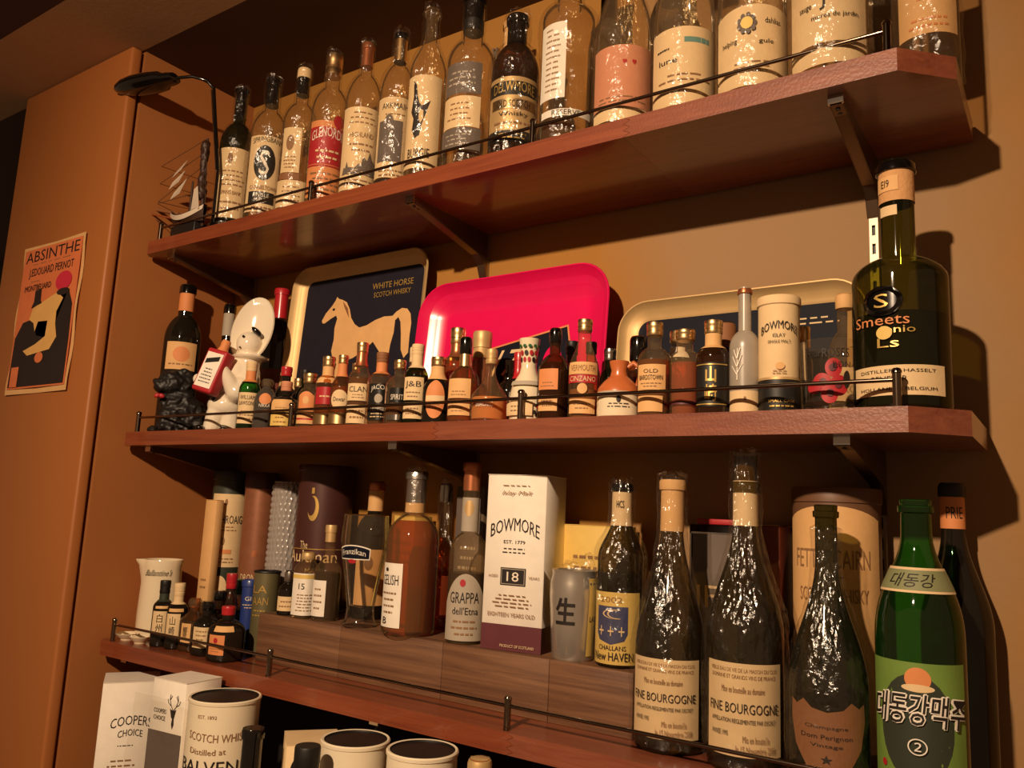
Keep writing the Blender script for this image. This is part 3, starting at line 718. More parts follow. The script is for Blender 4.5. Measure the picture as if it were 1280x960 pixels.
bottle('t4', BT, 'clear bottle with rust red label and gold screw cap', G_CLEAR, .60, .78, .38, 'r', ('screw', .86, 'gold'), None, [('p', 0, 66, .06, .53, 'paper_orange'), ('s', 0, 66, .26, .49, 'paper_red'), ('t', 0, 54, .40, .46, 'GLENORDIE', 'white_ink', .5), ('e', 28, .53, 16, .04, 'paper_red'), ('s', 0, 66, .245, .255, RI), ('l', 0, 44, .28, .36, 2, 'paper_cream'), ('l', 0, 50, .09, .22, 4)], (WRAP, .002))
bottle('t5', BT, 'clear bottle with printed castle skyline on white label and copper capsule', G_CLEAR, .58, .80, .30, 'r', ('foil', .85, 'copper'), None, [('p', 0, 72, .05, .55, PC), ('l', 0, 50, .44, .53, 3), ('t', 0, 36, .365, .395, 'HIGHLAND', BR), ('l', 0, 44, .27, .34, 2), ('y', 4, .14, [(-1, 0), (-.9, .4), (-.8, .35), (-.72, .7), (-.64, .4), (-.3, .35), (-.1, .6), (0, .5), (.1, 1), (.3, .8), (.42, 1.3), (.55, .9), (.75, .8), (.9, .5), (1, 0)], 60, .11, 'paper_slate'), ('l', 0, 56, .07, .12, 2)], (WRAP, .003))
bottle('t6', BT, 'clear bottle with dark figure printed on a white label and gold neck foil', G_CLEAR, .58, .80, .34, 'r', ('dome', .955, 'black_gloss', ('gold', .82)), None, [('p', -4, 70, .05, .56, PC), ('t', -6, 44, .49, .525, 'ARKMAIH', BI), ('l', -4, 40, .445, .47, 1), ('s', -18, 40, .18, .42, 'paper_slate'), ('e', -22, .42, 14, .035, 'paper_slate'), ('s', -4, 68, .05, .075, 'paper_black'), ('l', -4, 44, .09, .14, 2)], (WRAPD, .003))
bottle('t7', BT, 'tall clear bottle with ink drawn horned animal head on cream label', G_CLEAR, .62, .84, .34, 's', None, None, [('p', -14, 62, .06, .57, PC), ('y', -22, .22, [(-.25, 0), (.15, .1), (.3, .45), (.34, .85), (.8, 1.1), (1.0, 1.35), (.55, 1.2), (.25, 1.15), (0, 1.25), (-.2, 1.5), (-.35, 1.9), (-.7, 2.1), (-.6, 1.5), (-.35, 1.1), (-.8, .95), (-.5, .7), (-.6, .3)], 34, .155, BI), ('y', -16, .30, [(0, 0), (.3, .3), (.25, .8), (-.1, .9), (-.2, .4)], 30, .09, PC), ('t', -18, 34, .115, .165, 'BURGIE', BI)], (WRAPD, .0035))
bottle('t8', BT, 'clear bottle with two slate grey labels and a tall black capsule', G_CLEAR, .60, .74, .42, 'r', ('foil', .86, 'black_gloss', ('black_matte', .80)), None, [('p', -24, 50, .40, .57, 'paper_slate'), ('l', -24, 40, .44, .53, 3, 'paper_grey'), ('p', -24, 50, .22, .385, PC), ('l', -24, 36, .25, .36, 4), ('p', -26, 56, .10, .215, 'paper_slate'), ('l', -26, 40, .12, .19, 3, 'paper_grey')], (WRAP, .002))
bottle('t9', BT, 'squat dark bottle with black and gold label wrapped in film', G_BROWN, .58, .80, .40, 'r', ('foil', .80, 'black_gloss'), (L_BLACK, .58), [('p', -2, 72, .10, .52, 'gold_dull'), ('s', -2, 72, .40, .49, 'paper_black'), ('t', -2, 52, .41, .475, 'DELWMORE', 'gold_ink', .2), ('s', -2, 56, .31, .375, 'gold'), ('t', -2, 40, .32, .365, 'OLD SCOTCH', BI), ('t', -2, 34, .255, .29, 'Whisky', BI), ('l', -2, 48, .2, .24, 1), ('s', -2, 70, .10, .17, 'paper_black'), ('l', -2, 40, .11, .16, 2, 'gold_ink')], (WRAPD, .0045))
bottle('t9b', BT, 'clear bottle with tan capsule in the back row beside the wall upright', G_CLEAR, .6, .78, .4, 'r', ('foil', .80, 'paper_tan'))
bottle('t10', BT, 'wide shouldered clear flask bottle with small white text label, film wrapped', G_CLEAR, .66, .74, .46, 'r', ('screw', .9, 'gold'), None, [('p', -38, 34, .22, .60, PWh), ('l', -44, 10, .25, .58, 12), ('l', -26, 10, .25, .55, 11), ('s', 0, 60, .13, .165, PWh), ('t', 0, 30, .135, .16, 'RESERVE', BI)], (WRAPD, .0035), H=.33)
bottle('t11', BT, 'clear bottle with salmon pink label bearing two small hearts', G_CLEAR, .43, .88, .40, 'c', ('screw', .93, 'gold'), None, [('p', -3, 66, .10, .41, 'paper_pink'), ('t', 2, 4, .31, .335, '♥', 'red_ink'), ('t', 20, 4, .31, .335, '♥', 'red_ink'), ('l', -3, 50, .12, .16, 2), ('p', -6, 60, .035, .095, PC)], (WRAP, .0015), H=.31)
bottle('t11b', BT, 'dark capped bottle half hidden behind the pink heart label bottle', G_GREY, .6, .78, .4, 'r', ('foil', .78, 'black_gloss'))
bottle('t12', BT, 'clear bottle with cream label and a small teal stripe', G_CLEAR, .41, .88, .40, 'c', ('screw', .93, 'gold'), None, [('p', 0, 72, .03, .39, PC), ('s', 24, 24, .315, .34, 'teal_ink'), ('l', -40, 14, .28, .31, 1, BI), ('t', -30, 18, .225, .25, 'lune', BI), ('l', 0, 50, .13, .18, 2)], (WRAP, .0015), H=.32)
bottle('t12b', BT, 'dark topped bottle half hidden behind the teal stripe bottle', G_GREY, .6, .78, .42, 'r', ('foil', .76, 'black_gloss'))
r_ = bottle('t13', BT, 'clear bottle with a childlike yellow flower drawn on its cream label', G_CLEAR, .40, .88, .40, 'c', ('screw', .93, 'gold'), None, [('p', 0, 70, .03, .365, PC, 'label', .02), ('t', 34, 14, .30, .325, 'dahlias', BI), ('t', -38, 14, .215, .245, 'helping', BI), ('t', 22, 12, .205, .23, 'gule', BI), ('l', 0, 50, .10, .14, 2)], (WRAP, .0015), H=.32)
for k in range(9): r_.oval(-8 + 12 * math.cos(k * .698), .32 * .30 + .0115 * math.sin(k * .698), 3.6, .0042, 'paper_slate', 'petal')
r_.oval(-8, .32 * .30, 9, .0085, 'paper_yellow', 'flower_centre')
bottle('t14', BT, 'film wrapped clear bottle with handwritten cream label and blue blot', G_CLEAR, .52, .92, .40, 'c', ('screw', .93, 'gold'), None, [('p', -6, 68, .12, .52, PC), ('e', -22, .345, 7, .022, 'paper_blue'), ('t', -10, 4, .255, .345, 'J', BI), ('t', 18, 12, .305, .33, 'rouge', BI), ('t', -36, 10, .265, .29, 'sauge', BI), ('t', 8, 34, .215, .24, 'mures de jardin', BI), ('p', -4, 64, .03, .10, PC)], (WRAPD, .002), H=.32)
bottle('t15', BT, 'greenish clear bottle standing behind the end post of the top rail', G_GREY, .6, .8, .4, 'r', ('foil', .82, 'black_gloss'), None, [], (WRAP, .003), H=.31)
bottle('t16', BT, 'clear bottle with tan text label at the free end of the top shelf', G_CLEAR, .62, .78, .4, 'r', ('foil', .82, 'copper'), None, [('p', 2, 60, .20, .60, PT), ('t', 4, 34, .44, .475, 'PORT ELLEN', 'paper_orange'), ('l', 4, 36, .34, .42, 3, 'paper_orange'), ('l', 4, 40, .22, .28, 2, 'paper_orange')], (WRAP, .0035), H=.31)

# ------------------------------------------------------------------ desk lamp and ship on the top shelf
dl = thing('desk_lamp', 'black clip-on desk lamp leaning out from the top shelf', 'lamp', (.222, -.2325, Z1))
bevbox('clamp', -.012, .012, -.0035, .0035, 0, .016, 'black_gloss', dl, .001)
tube('pole', [(.0, 0, .012), (.0, 0, .13), (-.038, -.006, .322)], .0034, 'black_gloss', dl, 10)
tube('pole_tube', [(-.0055, -.001, .13), (-.0435, -.0075, .318)], .0016, 'chrome', dl, 8)
tube('arm', [(-.038, -.006, .320), (-.045, -.02, .334), (-.065, -.042, .338), (-.092, -.062, .332)], .0034, 'black_gloss', dl, 10)
V, Fc = lathe_vf([(.008, 0), (.016, .003), (.019, .014), (.019, .024), (.027, .032), (.031, .060), (.031, .085), (.026, .110), (.017, .128), (.008, .137), (.002, .139)], 28)
dm = Vector((-.159, -.040, -.004)).normalized(); rq = Matrix((Vector((0, 0, 1)).cross(dm).normalized(), dm.cross(Vector((0, 0, 1)).cross(dm)).normalized(), dm)).transposed()
mk('lamp_head', [rq @ Vector((v[0], v[1] * .62, v[2] * 1.2)) + Vector((-.090, -.062, .332)) for v in V], Fc, 'black_gloss', dl, True)

sp = thing('model_ship', 'small wooden model sailing ship with pale sails on the shelf end', 'model ship', (.152, -.222, Z1), 0)
V = []; Fc = []; n = 12
for i in range(n + 1):
    t = i / n; x = -.085 + .108 * t; wd = .022 * math.sin(math.pi * min(1, .12 + t * .85)) ** .7; dk = .048 + .02 * (2 * t - 1) ** 2; kl = .02 + .016 * (1 - t) ** 2
    V += [(x, -wd, dk), (x, -wd * .8, (dk + kl) / 2), (x, 0, kl), (x, wd * .8, (dk + kl) / 2), (x, wd, dk)]
for i in range(n):
    for k in range(4): a = i * 5 + k; Fc.append((a, a + 1, a + 6, a + 5))
    Fc.append((i * 5, i * 5 + 5, i * 5 + 9, i * 5 + 4))
mk('hull', V, Fc, 'hull_dark', sp, True); V2 = [(x * .98, y * 1.04, z) for x, y, z in V]; mk('white_stripe', [p for i in range(n + 1) for p in ((V2[i * 5][0], V2[i * 5][1] - .0006, V2[i * 5][2] - .002), (V2[i * 5][0], V2[i * 5 + 1][1] - .003, V2[i * 5][2] - .012))], [(2 * i, 2 * i + 1, 2 * i + 3, 2 * i + 2) for i in range(n)], 'sail', sp)
bevbox('stand', -.07, .015, -.016, .016, 0, .028, 'black_matte', sp, .002)
tube('bowsprit', [(-.07, 0, .062), (-.20, -.004, .10), (-.335, -.01, .152)], [.0045, .0036, .0025], 'paper_brown', sp, 8)
tube('lower_spar', [(-.075, -.01, .05), (-.21, -.016, .088)], .0022, 'copper', sp, 6)
tube('mast', [(.012, 0, .05), (.006, 0, .22)], [.0045, .002], 'hull_dark', sp, 8); tube('mast', [(-.03, 0, .05), (-.032, 0, .13)], [.004, .002], 'hull_dark', sp, 8)
blob('furled_sail', [((.004, -.002, .15), .008, 'c', (.004, -.002, .205), .010), ((.006, -.002, .09), .012, 'c', (.004, -.002, .15), .007)], 'hull_dark', sp, .0025, 2, .003, 90)
for (a, b, c, d_) in (((-.108, .150), (-.092, .158), (-.045, .178), (-.062, .157)), ((-.115, .125), (-.098, .138), (-.05, .155), (-.065, .13)), ((-.105, .100), (-.088, .112), (-.04, .135), (-.058, .102))):
    V = [(p[0], -.004 - .003 * j, p[1]) for j, p in enumerate((a, b, c, d_))]; mk('sail', V + [(x, y + .0006, z) for x, y, z in V], [(0, 3, 2, 1), (4, 5, 6, 7), (0, 1, 5, 4), (1, 2, 6, 5), (2, 3, 7, 6), (3, 0, 4, 7)], 'sail', sp)
V = [(-.01, -.012, .055), (.0, -.016, .10), (.012, -.016, .105), (.018, -.012, .055)]; mk('sail', V + [(x, y + .0008, z) for x, y, z in V], [(0, 3, 2, 1), (4, 5, 6, 7), (0, 1, 5, 4), (1, 2, 6, 5), (2, 3, 7, 6), (3, 0, 4, 7)], 'sail', sp)
for a, b in (((-.33, -.01, .151), (.006, 0, .22)), ((-.25, -.006, .12), (.006, 0, .19)), ((-.18, -.003, .095), (.006, 0, .16)), ((-.33, -.01, .150), (-.085, 0, .03)), ((.006, 0, .22), (.02, 0, .07)), ((-.20, -.005, .10), (.01, 0, .10))):
    tube('rigging_line', [a, b], .0007, 'rope', sp, 5)

# ------------------------------------------------------------------ middle shelf: trays
def tray(name, label, xc, zb, wd, ht, ybase, tilt, cr, rim, dep, mrim, mfloor):
    root = thing(name, label, 'tray', (xc, ybase, zb)); root.rotation_euler = (-math.radians(tilt), 0, 0)
    def loop(a, y):
        x1 = wd / 2 - a; z0, z1 = a, ht - a; c = max(.006, cr - a); L_ = []
        for cx, cz, s0 in ((x1 - c, z1 - c, 0), (-x1 + c, z1 - c, 90), (-x1 + c, z0 + c, 180), (x1 - c, z0 + c, 270)):
            for k in range(9): t = math.radians(s0 + k * 11.25); L_.append((cx + c * math.cos(t), y, cz + c * math.sin(t)))
        return L_
    def shell(nm, loops, m, fill=None):
        V = [p for l in loops for p in l]; n_ = len(loops[0]); Fc = []
        for j in range(len(loops) - 1):
            for k in range(n_): Fc.append((j * n_ + k, j * n_ + (k + 1) % n_, (j + 1) * n_ + (k + 1) % n_, (j + 1) * n_ + k))
        if fill: Fc.append(tuple((len(loops) - 1) * n_ + k for k in range(n_)))
        return mk(nm, V, Fc, m, root, True, 45)
    shell('rim', [loop(.0015, -dep + .001), loop(0, -dep - .001), loop(.001, -dep - .003), loop(.003, -dep - .003), loop(.005, -dep), loop(rim * .45, -dep * .45), loop(rim * .85, -.003), loop(rim, -.001)], mrim)
    shell('tray_floor', [loop(rim, -.001), loop(rim + .004, -.0003), loop(rim + .01, 0)], mfloor, True)
    shell('tray_back', [loop(0, -dep - .001), loop(.0035, -dep + .002), loop(rim * .9, .0012), loop(rim + .02, .002)], mrim, True)
    return root, Flat(root, (0, -.0002, 0), (1, 0, 0), (0, 0, 1))
rt, f = tray('metal_tray', 'dark metal tray with gold rim and a printed white horse', .4585, Z2, .388, .376, -.046, 3.6, .045, .027, .020, 'gold_dull', 'tray_navy')
def HX(cx, cy): # tray print laid out from its left edge and base
    return (-.110 + (cx - 246) * .000579, .306 - (cy - 282) * .00050)
horse = [(246,380),(262,350),(290,320),(304,300),(312,282),(322,292),(340,298),(365,312),(385,345),(398,385),(420,415),(445,432),(480,426),(520,408),(560,398),(600,400),(615,385),(640,372),(665,378),(682,400),(690,440),(688,490),(690,560),(672,580),(655,545),(648,480),(640,430),(628,408),(614,420),(614,470),(604,520),(600,580),(596,640),(580,650),(578,590),(556,545),(520,500),(470,540),(430,560),(390,570),(372,620),(350,660),(345,620),(352,580),(330,560),(316,520),(322,470),(318,420),(326,380),(318,365),(290,378),(262,394),(250,392)]
hp = f.poly([HX(a, b) for a, b in horse], 'paper_tan', 'horse_emblem')
f.oval(*HX(302, 337), .004, .003, 'black_ink', 'eye', hp)
f.poly([HX(a, b) for a, b in ((345, 305), (375, 340), (388, 385), (372, 360), (355, 330))], 'paper_brown', 'mane', hp)
f.text(.086, .111, .309, .322, 'WHITE HORSE', 'gold_ink'); f.text(.087, .100, .291, .302, 'SCOTCH WHISKY', 'gold_ink')
rt, f = tray('metal_tray', 'bright red metal tray with rounded corners and navy logo panel', .858, Z2, .404, .283, -.058, 5, .062, .048, .030, 'tray_red', 'tray_red')
ca, sa = math.cos(math.radians(10.5)), math.sin(math.radians(10.5))
def RT(x, y): return (.109 + (x * ca - y * sa), .184 + (x * sa + y * ca))
pn = f.poly([RT(-.19, -.12), RT(.003, -.12), RT(.003, .003), RT(-.19, .003)], 'paper_orange', 'logo_border'); f.poly([RT(-.19, -.12), RT(0, -.12), RT(0, 0), RT(-.19, 0)], 'tray_navy_dark', 'logo_panel', pn)
f.text(.0, .085, .105, .152, '17A', 'paper_cream', 0, .25, pn); f.oval(.085, .118, .020, .034, 'tray_red', 'logo_ring', pn)
rt, f = tray('metal_tray', 'dark navy metal tray with broad champagne gold rim', 1.254, Z2, .378, .212, -.050, 6, .050, .030, .014, 'gold_dull', 'tray_navy_dark')
f.lines(.10, .10, .15, .165, 2, 'paper_cream')

# ------------------------------------------------------------------ middle shelf: figurines
fg = thing('ceramic_figurine', 'glossy white ceramic figurine in a huge bonnet hugging a red bottle', 'figurine', (.262, -.178, Z2), math.radians(50))
K = .00160
def C_(px, py, y=0): return ((px - 283) * K, y, (535 - py) * K)
blob('body', [(C_(290, 465), (.037, .032, .048)), (C_(279, 500), (.036, .030, .026)), (C_(268, 512, -.004), .019, 'c', C_(265, 529, -.004), .018), (C_(286, 512, -.004), .019, 'c', C_(286, 529, -.004), .018), (C_(300, 447), .027, 'c', C_(303, 468, -.012), .026), (C_(303, 470, -.016), .025, 'c', C_(291, 484, -.030), .022), (C_(288, 483, -.032), .018, 'c', C_(274, 458, -.042), .010), (C_(270, 453, -.043), (.010, .008, .007)), (C_(243, 470, -.012), (.009, .009, .011)), (C_(275, 458, .006), .02, 'c', C_(248, 472, -.004), .010), (C_(301, 437), (.036, .030, .010)), (C_(300, 420, -.008), (.026, .024, .027))], 'ceramic_white', fg, .0026, 5)
V, Fc = lathe_vf([(.001, .0), (.020, .001), (.034, .005), (.041, .012), (.043, .016), (.041, .018), (.032, .013), (.018, .008), (.001, .007)], 40, None, False, False)
hm = Matrix.Translation(C_(305, 402, .012)) @ Matrix.Rotation(math.radians(9), 4, 'Y') @ Matrix.Rotation(math.radians(-14), 4, 'Z') @ Matrix.Rotation(math.radians(84), 4, 'X') @ Matrix.Diagonal((.97, 1.68, 1.2, 1))
mk('bonnet', [hm @ Vector(v) for v in V], Fc, 'ceramic_white', fg, True, 60)
lathe('collar', [(.022, -.005), (.037, -.001), (.039, .002), (.034, .004), (.020, .007)], 'ceramic_white', fg, 32, loc=C_(302, 438, 0))
blob('hair_patch', [(C_(308, 404, -.018), (.014, .010, .006), (38, 'Y'))], 'black_gloss', fg, .0015, 2)
for p_, r in (((293, 413), .0028), ((290, 427), .0020)):
    c = C_(*p_, -.0305 if p_[1] < 420 else -.0285); bm = bmesh.new(); bmesh.ops.create_icosphere(bm, subdivisions=2, radius=r); frombm('eye' if p_[1] < 420 else 'mouth', bm, 'black_gloss', fg, True, loc=c)
rb = Matrix.Translation(C_(254, 489, -.034)) @ Matrix.Rotation(math.radians(17), 4, 'Y') @ Matrix.Rotation(math.radians(-32), 4, 'Z')
o = bevbox('held_bottle', -.024, .024, -.015, .015, 0, .090, 'paper_red', fg, .005, 3); o.matrix_local = rb
o2 = lathe('held_bottle_neck', [(.014, .085), (.010, .093), (.0085, .099), (.0095, .108), (.008, .113)], 'paper_orange', o, 20)
hf = Flat(o, (0, -.015, 0), (1, 0, 0), (0, 0, 1)); lb_ = hf.rect(-.019, .019, .009, .081, PWh, 'label'); hf.poly([(-.016, .056), (.014, .066), (.014, .076), (-.016, .066)], 'paper_black', 'label_stripe', lb_); hf.lines(0, .028, .016, .050, 5, BI, lb_)
for p_ in ((252, 531), (280, 531)): blob('shoe', [(C_(*p_, -.018), (.009, .012, .007))], 'black_gloss', fg, .0015, 1)
blob('trouser_patch', [(C_(265, 492, -.026), (.006, .006, .009))], 'black_gloss', fg, .0015, 1)

K = .00168
dg_ = thing('dog_figurine', 'black poodle figurine with a small pink ribbon sitting at the shelf end', 'figurine', (.118, -.192, Z2), math.radians(52))
def C_(px, py, y=0): return ((px - 220) * K, y, (535 - py) * K)
blob('body', [(C_(208, 473, -.005), (.028, .024, .024)), (C_(197, 476, -.008), (.018, .018, .017)), (C_(224, 476, .0), (.020, .022, .028)), (C_(206, 463), (.018, .018, .014)), (C_(221, 460), (.014, .014, .012)), (C_(216, 499), (.036, .030, .032)), (C_(232, 508, .004), (.034, .032, .032)), (C_(239, 522, .004), (.022, .026, .020)), (C_(211, 518, -.018), (.020, .018, .022)), (C_(206, 529, -.020), (.020, .018, .011)), (C_(226, 527, -.018), (.020, .019, .013)), (C_(193, 531, -.006), (.014, .014, .008)), (C_(218, 533), (.044, .032, .0035))], 'poodle_black', dg_, .003, 3, .007, 60)
for a in (-25, 25): blob('ribbon', [(C_(196 + (3 if a > 0 else -2), 491, -.033), (.0065, .004, .005), (a, 'Y'))], 'paper_red', dg_, .0012, 1)

POS['amaro'] = (.048, -.158, Z2, .338, .0385); POS['dark2'] = (.104, -.085, Z2, .305, .028)
bottle('amaro', 'liqueur_bottle', 'dark round shouldered bottle with orange neck label behind the poodle', G_BLACK, .62, .79, .40, 'r', ('dome', .94, 'black_gloss', ('paper_orange', .82)), None, [('p', 0, 50, .42, .60, PT), ('e', 0, .52, 26, .05, 'paper_orange'), ('l', 0, 40, .44, .47, 1)])
bottle('dark2', 'liqueur_bottle', 'slim dark bottle with pale neck label behind the ceramic figurine', G_BLACK, .5, .72, .42, 's', ('dome', .93, 'black_gloss', ('paper_grey', .76)))
bottle('wine2', 'wine_bottle', 'dark wine bottle with red capsule beside the white horse tray', G_BLACK, .62, .80, .38, 'r', ('foil', .80, 'red_cap'), None, [('p', 0, 60, .15, .45, 'book_red')])

# ------------------------------------------------------------------ middle shelf: miniature bottles
MG = 'miniature bottles on the middle shelf'; MB = 'miniature_bottle'
def mini(key, label, g, hs, hn, rn, style='r', cap=None, liq=None, labs=(), **k): return bottle(key, MB, label, g, hs, hn, rn, style, cap, liq, labs, group=MG, seg=24, **k)
def two(u=0, w_=50, a=(.08, .26), b=(.32, .56), m=PC, m2=None, txt=None, tm=BI):
    L_ = [('p', u, w_, a[0], a[1], m2 or m), ('l', u, w_ * .7, a[0] + .03, a[1] - .03, 2), ('p', u, w_, b[0], b[1], m)]
    if txt: L_ += [('t', u, w_ * .75, b[0] + (b[1] - b[0]) * .5, b[0] + (b[1] - b[0]) * .82, txt, tm)]
    L_ += [('l', u, w_ * .7, b[0] + .02, b[0] + (b[1] - b[0]) * .42, 2)]
    return L_
mini('m1', 'green miniature with cream label and cream cap beside the ceramic figurine', G_GREEN, .58, .74, .45, 'r', ('screw', .86, PC, ('paper_orange', .70)), (L_DARK, .5), [('p', -8, 56, .10, .54, PC), ('t', -8, 40, .44, .50, 'WILLIAM', BI), ('t', -8, 44, .36, .42, "LAWSON'S", BI), ('l', -8, 46, .14, .30, 3)])
mini('m2', 'rounded smoky grey miniature with glass ring stopper and small orange label', G_GREY, .52, .82, .38, 'r', ('bulb', .84, G_CLEAR), (L_DARK, .5), [('o', -6, .60, 30, .11, 'paper_orange'), ('t', -6, 26, .44, .50, 'NIKKA', 'white_ink')])
mini('m3', 'squat dark miniature with two tan labels and dusky pink cap', G_BLACK, .50, .70, .34, 'r', ('screw', .80, 'paper_pink'), None, two(-18, 44, (.06, .30), (.34, .60), PT, 'paper_yellow'), sq=.5)
mini('m3b', 'dark miniature with bright red cap in the back row', G_BLACK, .55, .72, .45, 'r', ('screw', .86, 'red_cap'))
mini('m3c', 'dark miniature with pale gold cap in the back row beside the red capped one', G_BROWN, .55, .74, .5, 'r', ('screw', .84, 'gold'))
mini('m4', 'clear miniature with orange arched label and gold cap', G_CLEAR, .58, .74, .52, 'r', ('screw', .82, 'gold'), (L_BROWN, .3), [('p', -16, 40, .30, .58, 'paper_orange', 'label', .08), ('e', -16, .50, 16, .07, PT), ('p', -16, 48, .08, .24, PT), ('s', -16, 48, .15, .18, 'paper_red')])
mini('m4b', 'dark green miniature with black cap behind the gold capped row', G_DGREEN, .55, .74, .45, 'r', ('screw', .86, 'black_matte'), (L_DARK, .6))
mini('m5', 'miniature with slanted crimson label, gold foot and tan neck', G_AMBER, .60, .74, .5, 'r', ('screw', .86, 'gold', (PT, .62)), (L_AMBER, .5), [('p', -6, 60, .32, .56, 'paper_red'), ('l', -6, 40, .40, .46, 1, PC), ('p', -6, 66, .02, .20, 'gold')], sq=.4)
mini('m6', 'miniature with round white script label and gold foot band', G_AMBER, .54, .78, .40, 's', ('screw', .88, 'gold', ('paper_orange', .70)), (L_AMBER, .56), [('o', -8, .38, 46, .13, PC), ('t', -8, 30, .35, .41, 'Dewar', BI), ('p', 0, 70, .02, .20, 'gold')])
mini('m6b', 'slender miniature with small pale gold cap in the back row', G_AMBER, .56, .76, .5, 'r', ('screw', .86, 'gold'))
mini('m7', 'tall whisky miniature with bold cream label and copper neck ring', G_CLEAR, .55, .80, .42, 's', ('screw', .88, 'gold', ('copper', .72)), (L_BROWN, .58), two(-8, 58, (.04, .25), (.30, .50), PC, None, 'CLAN', BI))
mini('m8', 'square whiskey miniature with black printed label and brown cap', G_CLEAR, .60, .74, .45, 'r', ('screw', .86, 'paper_brown', ('paper_orange', .70)), (L_BROWN, .57), [('p', -8, 54, .08, .56, 'paper_black'), ('t', -8, 40, .44, .52, 'JACOB', 'white_ink', .3), ('e', -8, .36, 18, .06, 'paper_grey'), ('t', -8, 36, .20, .27, 'Tennessee', 'white_ink'), ('l', -8, 40, .10, .18, 2, PC)], sq=.8)
mini('m9', 'square clear miniature with small black label and pale gold cap', G_CLEAR, .60, .76, .45, 'r', ('screw', .86, 'gold'), (L_BROWN, .3), [('p', -8, 40, .34, .56, 'paper_black'), ('t', -8, 30, .38, .46, 'SPIRIT', 'white_ink'), ('p', 0, 60, .08, .16, 'silver')], sq=.8)
mini('m9b', 'miniature with tall cream cap in the back row beside the green one', G_CLEAR, .58, .76, .45, 'r', ('screw', .82, PC))
mini('m10', 'green glass miniature with two cream labels and cream cap', G_DGREEN, .58, .74, .44, 'r', ('screw', .87, PC, (PC, .70)), (L_DARK, .62), two(-14, 50, (.08, .26), (.30, .58), PC, None, 'J&B', BI))
mini('m11', 'dark stubby miniature with oval tan label and gold cap', G_BLACK, .52, .78, .45, 's', ('screw', .86, 'gold', (PT, .66)), None, [('o', -8, .36, 40, .28, 'paper_orange'), ('s', -8, 38, .33, .41, PC), ('l', -8, 26, .20, .30, 2)])
mini('m11b', 'small gold capped miniature hidden behind the oval label one', G_AMBER, .56, .76, .5, 'r', ('screw', .86, 'gold'), (L_AMBER, .6))
mini('m11c', 'tall rose coloured miniature with gold cap against the red tray', G_AMBER, .60, .74, .50, 'r', ('screw', .84, 'gold', ('copper', .70)), (L_RED, .66))
mini('m12', 'bulbous amber miniature with two tan labels and black silver cap', G_AMBER, .44, .66, .34, 'r', ('dome', .80, 'black_gloss', ('gold', .66)), (L_AMBER, .42), two(-20, 44, (.09, .22), (.28, .50), PT))
mini('m13', 'miniature of red liquid with wide bronze cap behind the front row', G_CLEAR, .70, .76, .72, 'r', ('screw', .72, 'gold_dull'), (L_RED, .70))
mini('m14', 'conical orange liqueur miniature with white lettering on the glass', G_CLEAR, .30, .68, .26, 's', ('screw', .80, 'gold_dull'), (L_ORANGE, .34), [('t', -16, 26, .20, .27, 'DISARONNO', 'white_ink')])
mini('m15', 'dark round miniature with cork stopper behind the painted vase bottle', G_BLACK, .5, .7, .4, 'r', ('cork', .80, 'cork'))
mini('m15b', 'miniature with red capsule standing beside the cork stoppered one', G_BLACK, .58, .70, .5, 'r', ('foil', .64, 'red_cap'))
x, y, z, H, R = POS['m16']; v_ = thing('ceramic_vase_bottle', 'cream ceramic vase bottle painted with red flowers', 'bottle', (x, y, z), 0, MG)
pr = [(R * .8, 0), (R * .95, .002), (R, H * .1), (R, H * .28), (R * .85, H * .45), (R * .5, H * .58), (R * .42, H * .66), (R * .46, H * .8), (R * .56, H * .97), (R * .58, H), (R * .45, H), (R * .40, H * .9)]
lathe('ceramic_body', pr, 'ceramic_cream', v_, 32, True, False); rv = Rev(v_, pr[:10])
for k in range(10): rv.oval(-60 + 30 * (k % 5) + (12 if k > 4 else 0), H * (.74 + .08 * (k // 5)), 11, H * .032, 'paper_red' if k % 3 else 'black_ink', 'painted_flower')
for k in range(5): rv.oval(-52 + 27 * k, H * .90, 9, H * .02, 'green_cap', 'painted_leaf')
lb_ = rv.patch(-30, 44, H * .06, H * .22, PC); rv.lines(-30, 30, H * .09, H * .19, 2, parent=lb_); rv.patch(0, 60, H * .42, H * .47, 'paper_grey', 'glaze_band')
for k in range(4): rv.oval(20 + 10 * k, H * (.10 + .06 * (k % 2)), 5, H * .025, 'red_ink' if k % 2 else 'black_ink', 'painted_flower')
mini('m17', 'dark cherry coloured miniature with orange labels and black silver cap', G_BROWN, .50, .72, .34, 'r', ('dome', .84, 'black_gloss'), (L_BROWN, .62), two(-24, 36, (.10, .26), (.32, .54), 'paper_orange', PT), sq=.3)
mini('m17b', 'dark miniature with black cap between the cherry and vermouth ones', G_BLACK, .58, .74, .5, 'r', ('screw', .84, 'black_matte'))
mini('m18', 'tall vermouth miniature with tan and red label and gold cap', G_CLEAR, .50, .82, .42, 's', ('screw', .88, 'gold'), (L_AMBER, .30), [('p', -4, 64, .44, .56, PT), ('t', -4, 48, .47, .53, 'VERMOUTH', BR), ('p', -4, 62, .355, .435, 'paper_red'), ('t', -4, 50, .37, .42, 'CINZANO', PC), ('e', -4, .30, 18, .05, PT), ('p', -4, 50, .06, .20, PT), ('l', -4, 34, .09, .17, 2)])
mini('m18b', 'dark capped miniature peeping out behind the vermouth one', G_AMBER, .58, .74, .5, 'r', ('screw', .86, 'black_matte'))
x, y, z, H, R = POS['m19']; j_ = thing('stoneware_jug', 'small terracotta and cream stoneware jug with loop handle', 'jug', (x, y, z), 0, MG)
